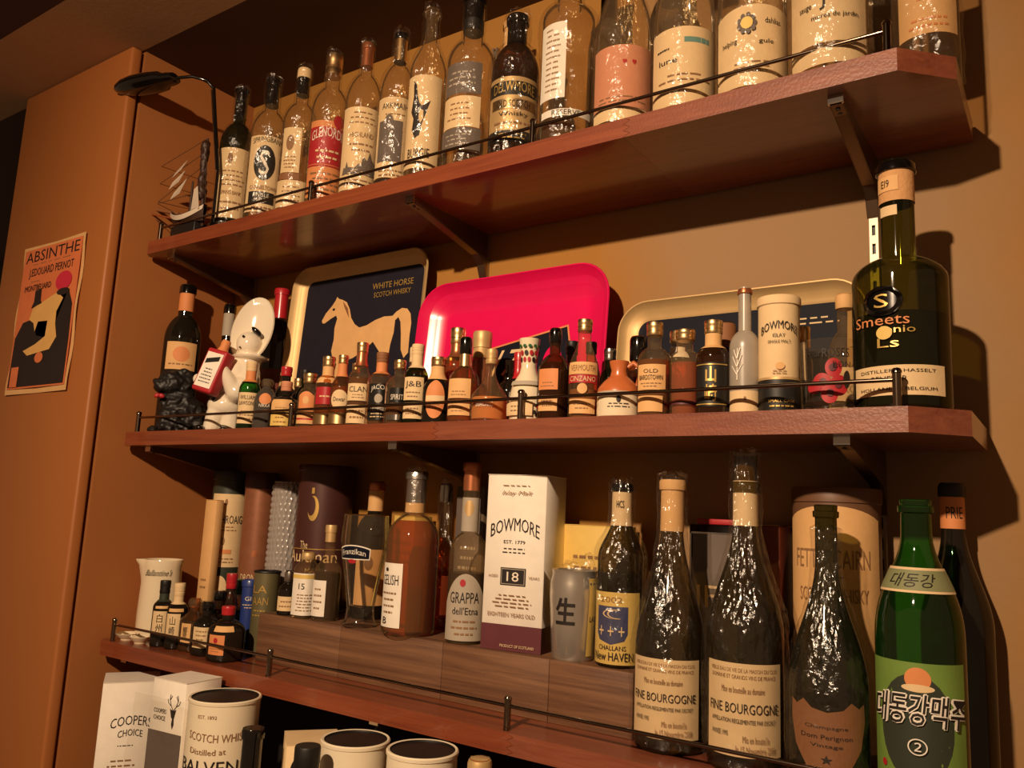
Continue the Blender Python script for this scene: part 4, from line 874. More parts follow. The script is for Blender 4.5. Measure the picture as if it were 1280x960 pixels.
pr = [(R * .9, 0), (R, .003), (R, H * .45), (R * .97, H * .52), (R * .72, H * .64), (R * .42, H * .74), (R * .36, H * .84), (R * .44, H * .95), (R * .46, H), (R * .3, H), (R * .26, H * .9)]
rv = Rev(j_, pr[:9]); lathe('terracotta_top', [p for p in pr if p[1] >= H * .45], 'terracotta', j_, 32, False, False)
lathe('cream_base', pr[:3], 'ceramic_cream', j_, 32, True, False)
ha = rv.phi + math.radians(84); tube('handle', [(math.cos(ha) * R * a, math.sin(ha) * R * a, H * b) for a, b in ((.38, .90), (.66, .98), (.92, .90), (.96, .74), (.86, .58))], .0038, 'terracotta', j_, 8)
rv.oval(0, H * .31, 6, H * .06, BI, 'emblem'); rv.lines(0, 40, H * .16, H * .26, 2, BI); rv.patch(0, 66, H * .40, H * .445, 'paper_grey', 'glaze_band')
mini('m19b', 'dark miniature with silver cap behind the stoneware jug', G_DGREEN, .58, .74, .55, 'r', ('screw', .84, 'silver'), (L_DARK, .6))
mini('m19c', 'brown miniature with tall black silver cap behind the bourbon one', G_BROWN, .60, .70, .62, 'r', ('dome', .72, 'black_gloss'), (L_BROWN, .6))
mini('m20', 'bourbon miniature with tan rectangular labels and gold cap', G_CLEAR, .58, .74, .42, 'r', ('screw', .86, 'gold'), (L_WHISKY, .60), [('p', -16, 46, .06, .22, PT), ('p', -12, 52, .28, .54, PT), ('t', -12, 24, .45, .49, 'OLD', BI), ('t', -12, 40, .38, .43, 'BARDSTOWN', BI), ('l', -12, 36, .30, .36, 2)])
mini('m21', 'clear miniature of rosy liqueur with gold cap and dark band', G_CLEAR, .64, .76, .55, 'r', ('screw', .88, 'gold'), (L_RED, .62), [('p', 0, 80, .14, .18, 'maroon')])
mini('m21b', 'miniature with yellow label and gold cap tied with white ribbon', G_CLEAR, .66, .78, .55, 'r', ('screw', .88, 'gold'), (L_AMBER, .5), [('p', -20, 50, .40, .64, 'paper_yellow'), ('t', -20, 20, .46, .56, 'DE', BI), ('p', -20, 70, .70, .82, PWh, 'ribbon')])
mini('m22', 'dark whisky miniature with black label and gilt brushed characters', G_BROWN, .60, .74, .45, 'r', ('screw', .86, 'gold', (PT, .70)), (L_BROWN, .62), [('p', -8, 56, .10, .54, 'paper_black'), ('t', -8, 17, .34, .50, '山', 'gold_ink', 0, .03), ('t', -8, 19, .15, .32, '崎', 'gold_ink', 0, .015), ('s', -8, 55, .115, .125, 'gold_ink'), ('s', -8, 55, .515, .525, 'gold_ink')])
mini('m22b', 'brown round topped miniature behind the gilt lettered one', G_BROWN, .6, .7, .8, 'r', ('dome', .74, 'paper_brown'))
mini('m23', 'frosted tall necked miniature with etched tree and low liquid', G_FROST, .52, .66, .42, 'r', ('dome', .95, 'copper'), (L_DARK, .30), [('p', 0, 66, .03, .19, PC), ('e', 0, .13, 5, .015, BR), ('y', -28, .27, [(-0.05, 0), (0.05, 0), (0.08, 1.2), (0, 1.2)], 40, .20, PWh), ('y', -28, .27, [(-0.05, 0.25), (0.05, 0.25), (0.53, 0.6), (0.45, 0.6)], 40, .20, PWh), ('y', -28, .27, [(-0.05, 0.2), (0.05, 0.2), (-0.47, 0.55), (-0.55, 0.55)], 40, .20, PWh), ('y', -28, .27, [(-0.03, 0.5), (0.07, 0.5), (0.48, 0.95), (0.4, 0.95)], 40, .20, PWh), ('y', -28, .27, [(-0.05, 0.5), (0.05, 0.5), (-0.37, 0.9), (-0.45, 0.9)], 40, .20, PWh), ('y', -28, .27, [(-0.01, 0.8), (0.09, 0.8), (0.33, 1.2), (0.25, 1.2)], 40, .20, PWh), ('y', -28, .27, [(-0.03, 0.8), (0.07, 0.8), (-0.22, 1.15), (-0.3, 1.15)], 40, .20, PWh)])
tin('tin2', 'presentation_tube', 'small cream whisky tube with arched lettering and dark foot', 'paper_cream', [('p', 0, 180, 0, .29, 'paper_black'), ('s', 0, 180, .29, .31, 'gold_dull'), ('p', 0, 1, .3, .301, PC), ('t', 0, 52, .66, .73, 'BOWMORE', BI, .7), ('t', 0, 16, .64, .67, 'ISLAY', BI), ('t', 0, 30, .59, .615, 'SINGLE MALT', BI), ('e', 2, .40, 12, .03, PT), ('l', 2, 30, .33, .37, 2), ('t', 6, 34, .10, .125, 'SMALL CASK', 'gold_ink'), ('l', 6, 34, .05, .09, 1, 'gold_ink')], 'paper_cream', .012, cat='tube')
x, y, z, H, R = POS['tumb']; tb = thing('glass_tumbler', 'clear glass tumbler printed with red roses', 'glass', (x, y, z))
pr = [(R * .86, 0), (R * .9, .002), (R * .93, .012), (R, H), (R * .97, H + .0006), (R * .95, H), (R * .88, .014), (.001, .013)]
lathe('glass_wall', pr, G_THIN, tb, 36, True, False); rv = Rev(tb, pr[:4])
for u, zz, a, b in ((8, .60, 16, .13), (-14, .40, 18, .13), (18, .36, 18, .14), (0, .24, 16, .12), (-30, .34, 14, .09)): rv.oval(u, H * zz, a, H * b, 'paper_red', 'painted_rose')
for u, zz in ((6, .60), (-12, .41), (16, .37), (1, .26)): rv.oval(u, H * zz, 7, H * .05, 'maroon', 'painted_rose_heart')
rv.oval(32, H * .44, 7, H * .12, BI, 'painted_leaf'); rv.text(12, 24, H * .74, H * .86, 'ROSES', BI); rv.text(-28, 14, H * .75, H * .85, 'Four', BI); rv.text(22, 16, H * .60, H * .68, 'BON', BI)
mini('tumb_b', 'cream labelled miniature with tan cap standing behind the rose tumbler', G_CLEAR, .45, .70, .45, 'r', ('dome', .88, PT), (L_DARK, .40), [('p', -4, 64, .08, .40, PC)])
mini('tumb_c', 'slim miniature with gold cap between the cream tube and rose tumbler', G_AMBER, .6, .72, .6, 'r', ('screw', .78, 'gold'))
sm = bottle('smeets', 'liqueur_bottle', 'big dark green liqueur bottle with wax style seal and cream label', G_MOSS, .51, .61, .37, 'r', ('dome', .955, 'black_gloss', ('cork', .83)), (L_BLACK, .37), [('p', -6, 60, .055, .165, PC), ('t', -6, 46, .138, .150, 'DISTILLERIE HASSELT', BI), ('t', -16, 22, .105, .125, 'GENEVER', BI), ('t', -6, 46, .072, .084, 'HOLLAND & BELGIUM', BI), ('p', -30, 30, .77, .81, PC, 'neck_label'), ('p', -34, 40, .87, .93, PT, 'neck_label'), ('t', -36, 14, .885, .915, 'EI9', BI), ('t', -24, 34, .315, .355, 'Smeets', 'paper_orange'), ('t', -4, 20, .275, .31, 'Jenio', 'gold_ink'), ('t', -14, 12, .23, .265, 'Ls', 'gold_ink'), ('e', -18, .285, 9, .025, 'paper_yellow')])
e_ = sm.oval(-20, .405 * .311, 23, .0175, 'black_gloss', 'seal'); H = .311
V = []; Fc = []
n = 18
for k in range(n):
    a = k * math.tau / n; V.append(sm.P(sm.phi + math.radians(-20 + 24 * math.cos(a)), .405 * H + .018 * math.sin(a), .002 + .0012 * (k % 2)));
for k in range(n):
    a = k * math.tau / n; V.append(sm.P(sm.phi + math.radians(-20 + 17 * math.cos(a)), .405 * H + .013 * math.sin(a), .005))
Fc = [(k, (k + 1) % n, (k + 1) % n + n, k + n) for k in range(n)]; mk('seal_rim', V, Fc, 'black_gloss', e_, True, 80); sm.text(-20, 8, .405 * H - .008, .405 * H + .008, 'S', 'gold_ink', e_, 0, 0, .001)

# ------------------------------------------------------------------ lowest shelf: step board and what stands on it
rs = thing('shelf_step', 'low dark wooden step on the lowest shelf behind the rail', 'shelf step', (.78, -.09, Z3))
for i, (a, b) in enumerate(((-.385, -.17), (-.17, .055), (.055, .25), (.25, .382))): bevbox('board', a + .0003, b - .0003, -.0755, -.058, 0, .085, 'riser_wood', rs, .0012)
bevbox('step_top', -.385, .382, -.058, .066, .07, .085, 'riser_wood', rs, .001); bevbox('step_foot', -.385, -.37, -.058, .066, 0, .07, 'riser_wood', rs, .001); bevbox('step_foot', .367, .382, -.058, .066, 0, .07, 'riser_wood', rs, .001)

x, y, z, H, R = POS['jug']; R *= .86; jg = thing('ceramic_jug', 'cream ceramic water jug with pointed spout and script lettering', 'jug', (.062, -.155, z))
pr = [(R * .92, 0), (R, .003), (R * 1.02, H * .3), (R * .97, H * .7), (R * .93, H * .9), (R * .98, H * .985), (R * .96, H), (R * .9, H * .985), (R * .85, H * .6), (.001, .01)]
phi = math.atan2(CAM.y - y, CAM.x - x); spa = phi - math.radians(88)
def sprf(r, z_, a):
    d = abs((a - spa + math.pi) % math.tau - math.pi); t = max(0, (z_ / H - .72) / .28)
    return r * (1 + .38 * t ** 1.6 * max(0, 1 - d / .42) ** 1.3) if r > .01 else r
lathe('ceramic_body', pr, 'ceramic_cream', jg, 56, True, False, rf=sprf); rv = Rev(jg, pr[:7]); rv.text(-14, 40, H * .80, H * .88, "Ballantine's", BI, None, 0, .1)
for i, (px_, py_, r) in enumerate(((.052, -.212, .024), (.105, -.216, .021))):
    c = thing('small_dish', ('tiny cream dish on the shelf just behind the rail post', 'tiny cream dish on the shelf in front of the water jug')[i], 'dish', (px_, py_, Z3), 0, 'tiny dishes by the jug')
    lathe('dish_bowl', [(r * .45, 0), (r * .5, .002), (r * .8, .007), (r, .013), (r * .96, .0135), (r * .6, .005), (.001, .004)], 'ceramic_cream', c, 28, True, False); lathe('foot_ring', [(r * .5, 0), (r * .52, .0015), (r * .46, .002)], 'ceramic_cream', c, 24, False, False)
MG = 'miniature bottles beside the jug'
mini('b1', 'dark miniature with green black neck and cream brush lettered label', G_BLACK, .58, .70, .45, 'r', ('screw', .80, 'black_matte', ('tin_green', .68)), None, [('p', -14, 46, .20, .54, PC), ('t', -14, 16, .37, .50, '白', BI), ('t', -14, 18, .23, .35, '州', BI), ('p', -4, 40, .58, .62, PT, 'label')])
mini('b2', 'dark miniature with cream neck and brush lettered label beside the green necked one', G_BLACK, .58, .70, .45, 'r', ('screw', .80, PC, (PC, .68)), None, [('p', -22, 40, .20, .54, PC), ('t', -22, 15, .37, .50, '山', BI), ('t', -22, 15, .23, .35, '崎', BI), ('p', -8, 40, .57, .62, PT, 'label')])
mini('b3', 'faceted brown miniature with glass stopper and cream label', G_AMBER, .56, .80, .40, 's', ('bulb', .82, G_CLEAR), (L_DARK, .54), [('p', -34, 26, .18, .54, PT), ('t', -34, 12, .26, .48, '響', BI)], sq=.5)
mini('b4', 'dark brown miniature with flat stopper behind the faceted one', G_BROWN, .52, .74, .5, 'r', ('dome', .84, 'black_gloss'), (L_DARK, .5))
mini('b5', 'low dark miniature with square cream label beside the red capped one', G_BLACK, .54, .74, .45, 'r', ('dome', .84, 'black_gloss'), None, [('p', -24, 44, .16, .54, PC), ('l', -24, 34, .2, .5, 4)], sq=.6)
mini('b6', 'round black miniature with scarlet cap and tan panel label', G_BLACK, .52, .76, .34, 'r', ('screw', .84, 'red_cap'), None, [('p', -34, 30, .14, .50, 'paper_orange'), ('e', -34, .40, 8, .05, 'paper_red'), ('l', -34, 22, .18, .32, 3), ('p', -10, 34, .56, .66, PT)], sq=.4)
mini('redc', 'dark bottle with bright red cap behind the jug miniatures', G_BROWN, .55, .74, .6, 'r', ('screw', .80, 'red_cap'), (L_DARK, .6))
POS['greenc'] = (.236, -.099, Z3, .130, .0150); POS['bluec'] = (.283, -.101, Z3, .134, .0155); POS['olive'] = (.357, -.122, Z3, .158, .0245)
tin('greenc', 'small_tin', 'narrow green and white tin behind the miniatures', 'green_cap', [('p', -4, 70, .55, .78, PWh), ('l', -4, 40, .6, .74, 2)], 'green_cap', .02)
tin('bluec', 'small_tin', 'narrow blue tin between the green and the olive tins', 'blue_cap', [('t', 10, 40, .70, .76, 'GIN', 'white_ink'), ('l', 0, 50, .58, .66, 2, PC)], 'blue_cap', .014)
tin('olive', 'small_tin', 'olive green tin with pale stacked lettering', 'olive_tin', [('t', -30, 34, .74, .83, 'LA', 'gold_ink'), ('t', -24, 36, .60, .69, 'AAN', 'gold_ink'), ('l', -24, 40, .45, .56, 2, 'gold_ink')], 'black_matte', .004)
POS['silv'] = (.441, -.140, Z3 + .085, .080, .0185)
bottle('silv', MB, 'black miniature with silver cap and cream base label on the step', G_BLACK, .5, .72, .42, 'r', ('dome', .74, 'silver'), None, [('p', -10, 60, .10, .42, PC), ('l', -10, 40, .15, .36, 2)], seg=24)
c, f, g_ = carton('tall_carton', 'narrow plain cream carton in front of the dark green tube', .143, -.102, Z3, .034, .02, .288, math.radians(4), 'paper_tan'); f.lines(0, .02, .1, .13, 2); bevbox('carton_flap', -.017, .017, -.01, .01, .288, .2888, 'paper_tan', c, 0)
tin('lap', 'presentation_tube', 'dark green whisky tube with large cream label beside the plain carton', 'tin_green', [('p', -4, 60, .42, .86, PC), ('e', -10, .81, 5, .02, BR), ('t', -2, 50, .68, .73, 'LAPHROAIG', BI), ('l', -4, 36, .63, .67, 2), ('t', -14, 10, .55, .60, '10', BR), ('s', -10, 28, .50, .525, 'paper_orange'), ('l', -4, 40, .44, .48, 2), ('e', -10, .30, 24, .07, PC)], 'tin_green', .02, cat='tube')
tin('dron', 'presentation_tube', 'embossed copper brown whisky tube with pale lettering', 'tin_copper', [('e', -6, .52, 9, .022, 'copper'), ('t', -4, 46, .36, .40, 'DRONACH', 'paper_cream'), ('s', -14, 16, .26, .32, PT), ('t', -14, 10, .27, .31, '12', BI), ('s', 0, 170, .16, .24, 'tin_maroon')], 'tin_maroon', .035, cat='tube')
x, y, z, H, R = POS['bub']; bw = thing('bubble_wrap_bottle', 'bottle rolled up in clear bubble wrap between the tubes', 'bottle', (x, y, z))
lathe('bottle_inside', bottle_prof(R * .8, H * .97, .6, .8, .4, 'r'), G_BLACK, bw, 28, True, True)
seg = 132; n = 110
lathe('bubble_wrap', [(R * (.86 if i < 2 or i > n - 2 else 1), H * i / n) for i in range(n + 1)], BUBBLE, bw, seg, False, False, ang=80, rf=lambda r, z_, a: r * .95 + .0028 * max(0, math.sin(a * 22 + (math.pi / 2 if int(z_ / H * 27.5) % 2 else 0)) * 1 * abs(math.sin(z_ / H * math.pi * 27.5))) + .0015 * math.sin(a * 2 + z_ * 9))
tin('ault', 'presentation_tube', 'wide dark maroon whisky tube with gold crest and white lettering', 'tin_maroon', [('e', -24, .70, 12, .085, 'gold_ink'), ('e', -28, .715, 9, .065, 'tin_maroon'), ('p', -26, 3, .80, .84, 'gold_ink', 'crest_tip'), ('s', 0, 89, .425, .43, 'gold_ink'), ('t', -38, 9, .43, .48, 'The', PC), ('t', -24, 56, .34, .42, 'Aultman', PC), ('t', -12, 18, .27, .30, 'MALT', 'gold_ink'), ('t', -12, 20, .22, .25, 'WHISKY', 'gold_ink')], 'tin_maroon', .012, cat='tube')
bottle('l15', BT, 'short clear bottle with cream label numbered 15 before the maroon tube', G_CLEAR, .70, .86, .5, 'r', ('dome', .88, 'gold_dull'), (L_AMBER, .1), [('p', -4, 74, .05, .68, PWh), ('s', -4, 74, .60, .66, 'paper_yellow'), ('t', -20, 14, .44, .53, '15', BI), ('l', -4, 50, .10, .38, 6)], sq=.5)
bottle('l15b', BT, 'clear bottle with cream label and gilt neck beside the beer glass', G_CLEAR, .50, .70, .36, 's', ('foil', .82, 'gold_dull'), (L_DARK, .5), [('p', -40, 36, .05, .42, PWh), ('l', -40, 26, .1, .36, 4)])
x, y, z, H, R = POS['goblet']; gb = thing('beer_glass', 'tall curved clear beer glass with a dark blue badge', 'glass', (x, y, z))
pr = [(R * .62, 0), (R * .66, .003), (R * .56, .012), (R * .52, .03), (R * .62, H * .35), (R * .82, H * .62), (R * .90, H * .78), (R * .86, H * .92), (R * .84, H), (R * .815, H + .0006), (R * .80, H), (R * .84, H * .85), (R * .86, H * .76), (R * .76, H * .6), (R * .56, H * .35), (R * .44, .035), (.001, .03)]
lathe('glass_wall', pr, G_THIN, gb, 44, True, False); rv = Rev(gb, pr[:9]); lb_ = rv.patch(-30, 46, H * .60, H * .70, PWh, 'badge', None, .006); rv.patch(-30, 43, H * .61, H * .69, 'tray_navy_dark', 'badge_field', lb_, .006); rv.text(-30, 34, H * .63, H * .68, 'Franzikan', PWh, lb_, .4); rv.oval(-32, H * .585, 12, H * .02, 'paper_red', 'badge_ribbon', lb_)
lathe('rim', [(R * .838, H - .001), (R * .846, H), (R * .82, H + .001)], 'gold', gb, 44, False, False)
bottle('corkb', BT, 'dark bottle with pale pink capsule seen behind the beer glass', G_BLACK, .58, .76, .42, 'r', ('dome', .93, 'copper', (PT, .78)), None, [('p', 0, 60, .10, .5, PT), ('e', -10, .4, 14, .05, BR)])
bottle('ish', BT, 'full amber whisky bottle with silver foil top and white side label', G_CLEAR, .56, .73, .36, 'r', ('foil', .80, 'silver_foil', (PT, .74)), (L_WHISKY, .69), [('p', -50, 32, .05, .43, PWh), ('t', -50, 24, .30, .36, 'GELISH', BI), ('e', -60, .39, 5, .012, BI), ('l', -50, 24, .12, .27, 4), ('t', -58, 6, .07, .11, 'B', BI)], (WRAP, .0015, .19, None))
c, f, g_ = carton('small_carton', 'tan carton between the beer glass and wrapped decanter', .652, -.043, Z3 + .085, .05, .05, .19, 0, 'paper_yellow'); f.lines(0, .05, .1, .15, 3); bevbox('carton_flap', -.025, .025, -.025, .025, .19, .1908, 'paper_yellow', c, 0)
bottle('wrapst', 'decanter', 'film wrapped clear decanter with metal pourer behind the label bottles', G_CLEAR, .45, .68, .34, 's', ('bulb', .86, 'silver'), (L_BROWN, .40), [('p', -10, 60, .08, .34, 'book_red'), ('p', 30, 30, .1, .36, PWh)], (WRAPD, .004))
c, f, g_ = carton('small_carton', 'slate blue carton behind the grappa bottle', .800, -.043, Z3 + .085, .06, .05, .245, 0, 'paper_slate'); f.lines(0, .04, .1, .15, 3, 'paper_grey'); bevbox('carton_flap', -.03, .03, -.025, .025, .245, .2458, 'paper_slate', c, 0)
bottle('grappa', 'grappa_bottle', 'slim clear grappa bottle with copper capsule and arched grey label', G_CLEAR, .48, .60, .44, 'r', ('foil', .84, 'copper'), (L_DARK, .38), [('p', 4, 88, .61, .80, 'paper_grey', 'neck_label'), ('o', -12, .74, 34, .045, 'gold_dull'), ('p', -4, 70, .02, .22, 'paper_grey', 'label', .16), ('t', -6, 44, .22, .28, 'GRAPPA', BI), ('t', -2, 38, .16, .20, "dell'Etna", BI), ('e', -12, .33, 8, .02, 'paper_red'), ('l', -4, 44, .04, .14, 3)])
c, f, g_ = carton('whisky_carton', 'cream whisky carton marked 18 with maroon foot', .946, -.112, Z3 + .085, .100, .080, .262, math.radians(9), 'paper_white')
f.rect(-.0498, .0498, .0005, .038, 'maroon', 'foot_band'); g_.rect(-.0408, .0408, .0005, .038, 'maroon', 'foot_band'); f.text(0, .082, .166, .186, 'BOWMORE', BI, .55); f.text(0, .036, .158, .163, 'EST. 1779', BI)
f.lines(0, .056, .142, .153, 2, BI); bx_ = f.rect(-.021, .021, .096, .122, BI, 'age_panel'); f.rect(-.0195, .0195, .0975, .1205, 'paper_grey', 'age_border', bx_); f.rect(-.0185, .0185, .0985, .1195, 'black_ink', 'age_field', bx_); f.text(0, .020, .102, .116, '18', 'white_ink', 0, 0, bx_)
f.text(-.033, .016, .107, .111, 'AGED', BR); f.text(.035, .018, .107, .111, 'YEARS', BR); f.lines(0, .066, .062, .084, 4, BR); f.text(0, .078, .050, .056, 'EIGHTEEN YEARS OLD', BR); f.lines(0, .06, .244, .248, 1); f.text(0, .05, .230, .238, 'Islay Malt', BR, 0, .1); f.text(.012, .056, .006, .010, 'PRODUCT OF SCOTLAND', PC)
bevbox('lid_flap', -.05, .05, -.041, .041, .262, .2628, 'paper_white', c, 0)
x, y, z, H, R = POS['can']; cn = thing('steel_tumbler', 'brushed steel beer tumbler with a black brushed character', 'tumbler', (x, y, z))
pr = [(R * .80, 0), (R * .84, .003), (R * .93, H * .4), (R, H * .7), (R * .99, H * .86), (R * .92, H * .95), (R * .95, H), (R * .91, H), (R * .88, H * .95), (R * .95, H * .8), (.001, .01)]
lathe('steel_body', pr, 'steel', cn, 40, True, False, ang=60); rv = Rev(cn, pr[:7]); rv.text(-22, 25, H * .40, H * .70, '生', BI, None, 0, .06, 0, .022); lb_ = rv.patch(58, 22, H * .06, H * .92, 'paper_yellow'); rv.text(56, 16, H * .44, H * .50, 'LAGER', BI, lb_)
blob('film_clump', [((.0, .0, H + .004), (.022, .016, .010)), ((.012, .012, H + .012), (.014, .012, .012))], WRAPD, cn, .003, 1, .008, 80)
c, f, g_ = carton('small_carton', 'ochre carton behind the steel tumbler', 1.035, -.042, Z3 + .085, .11, .05, .19, 0, 'paper_yellow'); f.lines(0, .07, .1, .15, 3); bevbox('carton_flap', -.055, .055, -.025, .025, .19, .1908, 'paper_yellow', c, 0)
bottle('w2002', 'wine_bottle', 'film wrapped wine bottle with blue shield crest and year 2002', G_OLIVE, .58, .80, .42, 's', ('dome', .95, 'black_gloss', (PC, .76)), (L_BLACK, .5), [('p', -16, 70, .02, .40, 'paper_yellow'), ('t', -22, 28, .345, .375, '2002', BR), ('y', -20, .145, [(-1, 1), (-1, .2), (-.8, 0), (0, -.12), (.8, 0), (1, .2), (1, 1)], 40, .18, 'paper_blue'), ('t', -20, 22, .26, .31, '☾', PC), ('t', -20, 32, .17, .22, '+ + +', PC), ('t', -18, 34, .095, .12, 'CHALLANS', BI), ('t', -16, 50, .04, .085, 'New HAVEN', BI), ('t', -10, 20, .86, .90, 'HCS', BI)], (WRAPD, .004))

# lowest shelf, front row at the free end
def burg(key, label, cap, labs, wrap, g=G_OLIVE, st='s', hs=.36, hn=.82, rn=.32, liq=None): return bottle(key, 'wine_bottle', label, g, hs, hn, rn, st, cap, liq, labs, wrap)
BL = lambda u, w_: [('p', u, w_, .055, .335, PC), ('t', u, w_ * .84, .308, .320, 'VIEILLE EAU DE VIE DE LA MAISON DU CLOS', BR), ('t', u, w_ * .8, .288, .300, 'DOMAINE ET GRANDS VINS DE FRANCE', BR), ('t', u, w_ * .5, .245, .265, 'Mise en bouteille au domaine', BR), ('t', u, w_ * .86, .185, .215, 'FINE BOURGOGNE', BI), ('t', u, w_ * .78, .155, .168, 'APPELLATION REGLEMENTEE PAR DECRET', BI), ('t', u - w_ * .55, w_ * .22, .115, .13, 'ANNEE 1995', BI), ('t', u + w_ * .3, w_ * .3, .10, .12, 'Mis en bouteille', BR), ('t', u + w_ * .3, w_ * .45, .07, .09, 'le 15 Novembre 2008', BR)]
burg('bg1', 'film wrapped olive wine bottle with cream label and torn tan capsule', ('foil', .80, PT), BL(-12, 62), (WRAPD, .003), hs=.34)
burg('bg2', 'film wrapped dark wine bottle stopped with a protruding cork', ('cork', .915, 'cork', (PC, .765)), BL(-4, 62), (WRAPD, .0035), hs=.40, hn=.78)
dm_ = bottle('dom', 'champagne_bottle', 'open dark champagne bottle with shield shaped brown label', G_DGREEN, .34, .80, .29, 's', None, (L_DARK, .3), [('p', -2, 1, .15, .151, 'paper_brown'), ('y', -2, .06, [(0, 0), (.45, .12), (.8, .4), (.95, .75), (.92, .98), (.75, .92), (.55, 1.0), (.35, .90), (0, .86), (-.35, .90), (-.55, 1.0), (-.75, .92), (-.92, .98), (-.95, .75), (-.8, .4), (-.45, .12)], 62, .26, 'paper_brown'), ('t', -4, 30, .225, .24, 'Champagne', BI), ('t', -4, 36, .19, .21, 'Dom Perignon', BI), ('t', -4, 22, .165, .18, 'Vintage', BI), ('t', -4, 8, .115, .145, '★', BI)], (WRAPD, .003, .004, .29))
kr = bottle('kor', 'beer_bottle', 'empty green glass beer bottle with bright green label', G_GREEN, .52, .88, .36, 'c', None, None, [('p', -8, 70, .04, .475, 'paper_green'), ('e', -8, .275, 48, .165, 'tin_green'), ('e', -4, .425, 16, .036, 'paper_orange'), ('e', -4, .397, 20, .012, PC), ('e', -52, .15, 4, .012, 'paper_red')])
hk = .325; lb_ = kr.patch(-8, 84, .690 * hk, .770 * hk, PC, 'neck_label'); kr.patch(-8, 84, .698 * hk, .762 * hk, 'paper_sage', 'label_stripe', lb_); kr.text(-14, 40, .708 * hk, .752 * hk, '대동강', BI, lb_, 0, .1)
for du, dz in ((-1.3, 0), (1.3, 0), (0, -.0011), (0, .0011), (-.9, .0008), (.9, -.0008)): kr.text(-6 + du, 58, .275 * hk + dz, .37 * hk + dz, '대동강맥주', PWh, None, .1, .04, 0, .02)
kr.text(-6, 58, .275 * hk, .37 * hk, '대동강맥주', BI, None, .1, .04, .0004, .008); kr.text(-6, 11, .195 * hk, .245 * hk, '②', PWh)
dk_ = bottle('dk', 'champagne_bottle', 'black champagne bottle with orange neck label behind the green beer bottle', G_BLACK, .50, .84, .33, 's', ('dome', .95, 'black_matte', ('paper_orange', .84)), None, [('t', 10, 40, .875, .915, 'PRIE', BI)])
tin('fett', 'presentation_tube', 'large tan whisky tube with arched label behind the champagne bottle', 'tin_brown', [('p', -8, 72, .06, .88, PT, 'label', .05), ('t', -8, 52, .70, .77, 'FETTERCAIRN', BR), ('l', -8, 20, .66, .68, 1), ('t', -6, 46, .58, .63, 'SCOTCH WHISKY', BR), ('e', -30, .40, 18, .12, 'paper_orange')], 'tin_brown', .02, cat='tube')
c, f, g_ = carton('framed_card', 'grey picture card in a dark case behind the corked wine bottle', 1.232, -.04, Z3, .075, .035, .285, 0, 'black_gloss', 'picture frame'); f.rect(-.032, .034, .02, .272, 'screen_grey', 'picture'); f.rect(-.0345, .0365, .272, .2745, 'silver', 'frame_edge'); f.rect(-.0365, -.034, .02, .272, 'silver', 'frame_edge'); f.text(-.01, .03, .17, .20, 'IF', PC)
bk = thing('hardback_book', 'reddish brown book standing upright behind the corked wine bottle', 'book', (1.305, -.045, Z3)); bevbox('cover', -.028, .028, -.04, .04, 0, .288, 'book_red', bk, .002); bevbox('page_block', -.024, .024, -.038, .041, .004, .2885, PC, bk, 0); Flat(bk, (0, -.04, 0), (1, 0, 0), (0, 0, 1)).text(.005, .012, .19, .215, 'E', 'paper_orange')
rk = thing('hardback_book', 'slim crimson book lying over the dark picture case', 'book', (1.236, -.040, Z3 + .2855)); bevbox('cover', -.03, .03, -.018, .018, 0, .008, 'paper_red', rk, .001); bevbox('page_block', -.028, .0305, -.0165, .0165, .0015, .0065, PC, rk, 0)

# ------------------------------------------------------------------ tops of boxes, tins and bottles on the counter below
c, f, g_ = carton('bottle_carton', 'large white bottle carton with bold dark lettering on the counter', .142, -.246, Z4, .098, .098, .308, math.radians(58), 'paper_white')
f.text(.006, .070, .226, .243, 'COOPERS', BI, .4, 0); f.text(.006, .042, .210, .222, 'CHOICE', BI, .3); f.lines(0, .034, .194, .199, 1, BI); f.lines(-.004, .06, .13, .175, 5); bevbox('lid_flap', -.049, .049, -.049, .049, .308, .3092, 'paper_white', c, 0)
c, f, g_ = carton('bottle_carton', 'white carton with a stag head emblem in a plastic sleeve', .398, -.304, Z4, .080, .075, .352, math.radians(6), 'paper_white')
ex, ey = .014, .300
f.strokes([[(ex + a * .001, ey + b * .001) for a, b in r] for r in (((0, 8), (-5, 14), (-9, 24), (-8, 32)), ((-5, 14), (-12, 18), (-14, 24)), ((-9, 22), (-4, 30)), ((2, 8), (7, 14), (11, 24), (9, 32)), ((7, 14), (14, 18), (16, 24)), ((11, 22), (6, 30)))], .0014, BI, 'stag_antlers')
f.poly([(ex + a * .001, ey + b * .001) for a, b in ((-3, 8), (-7, 10), (-3, 4), (-3, -3), (0, -6), (-1, -14), (2, -22), (5, -14), (4, -6), (5, -2), (4, 4), (8, 10), (4, 8))], BI, 'stag_emblem'); f.text(-.016, .030, .300, .307, 'COOPERS', BI); f.text(-.016, .028, .289, .296, 'CHOICE', BI); f.rect(-.0395, .0395, .0, .272, 'paper_slate', 'lower_panel'); bevbox('lid_flap', -.04, .04, -.0375, .0375, .352, .3532, 'paper_white', c, 0)
bmv = []; bmf = []; n1, n2 = 16, 20
for i in range(n1 + 1):
    for k in range(n2 + 1):
        a = -.06 + .12 * i / n1; h = .33 * k / n2; bmv.append((a, -.056 - .02 * (1 - k / n2) - .008 * noise.noise(Vector((a * 40, h * 22, 3))), h))
for i in range(n1):
    for k in range(n2): a = i * (n2 + 1) + k; bmf.append((a, a + n2 + 1, a + n2 + 2, a + 1))
o = mk('plastic_sleeve', bmv, bmf, WRAPD, c, True, 80)
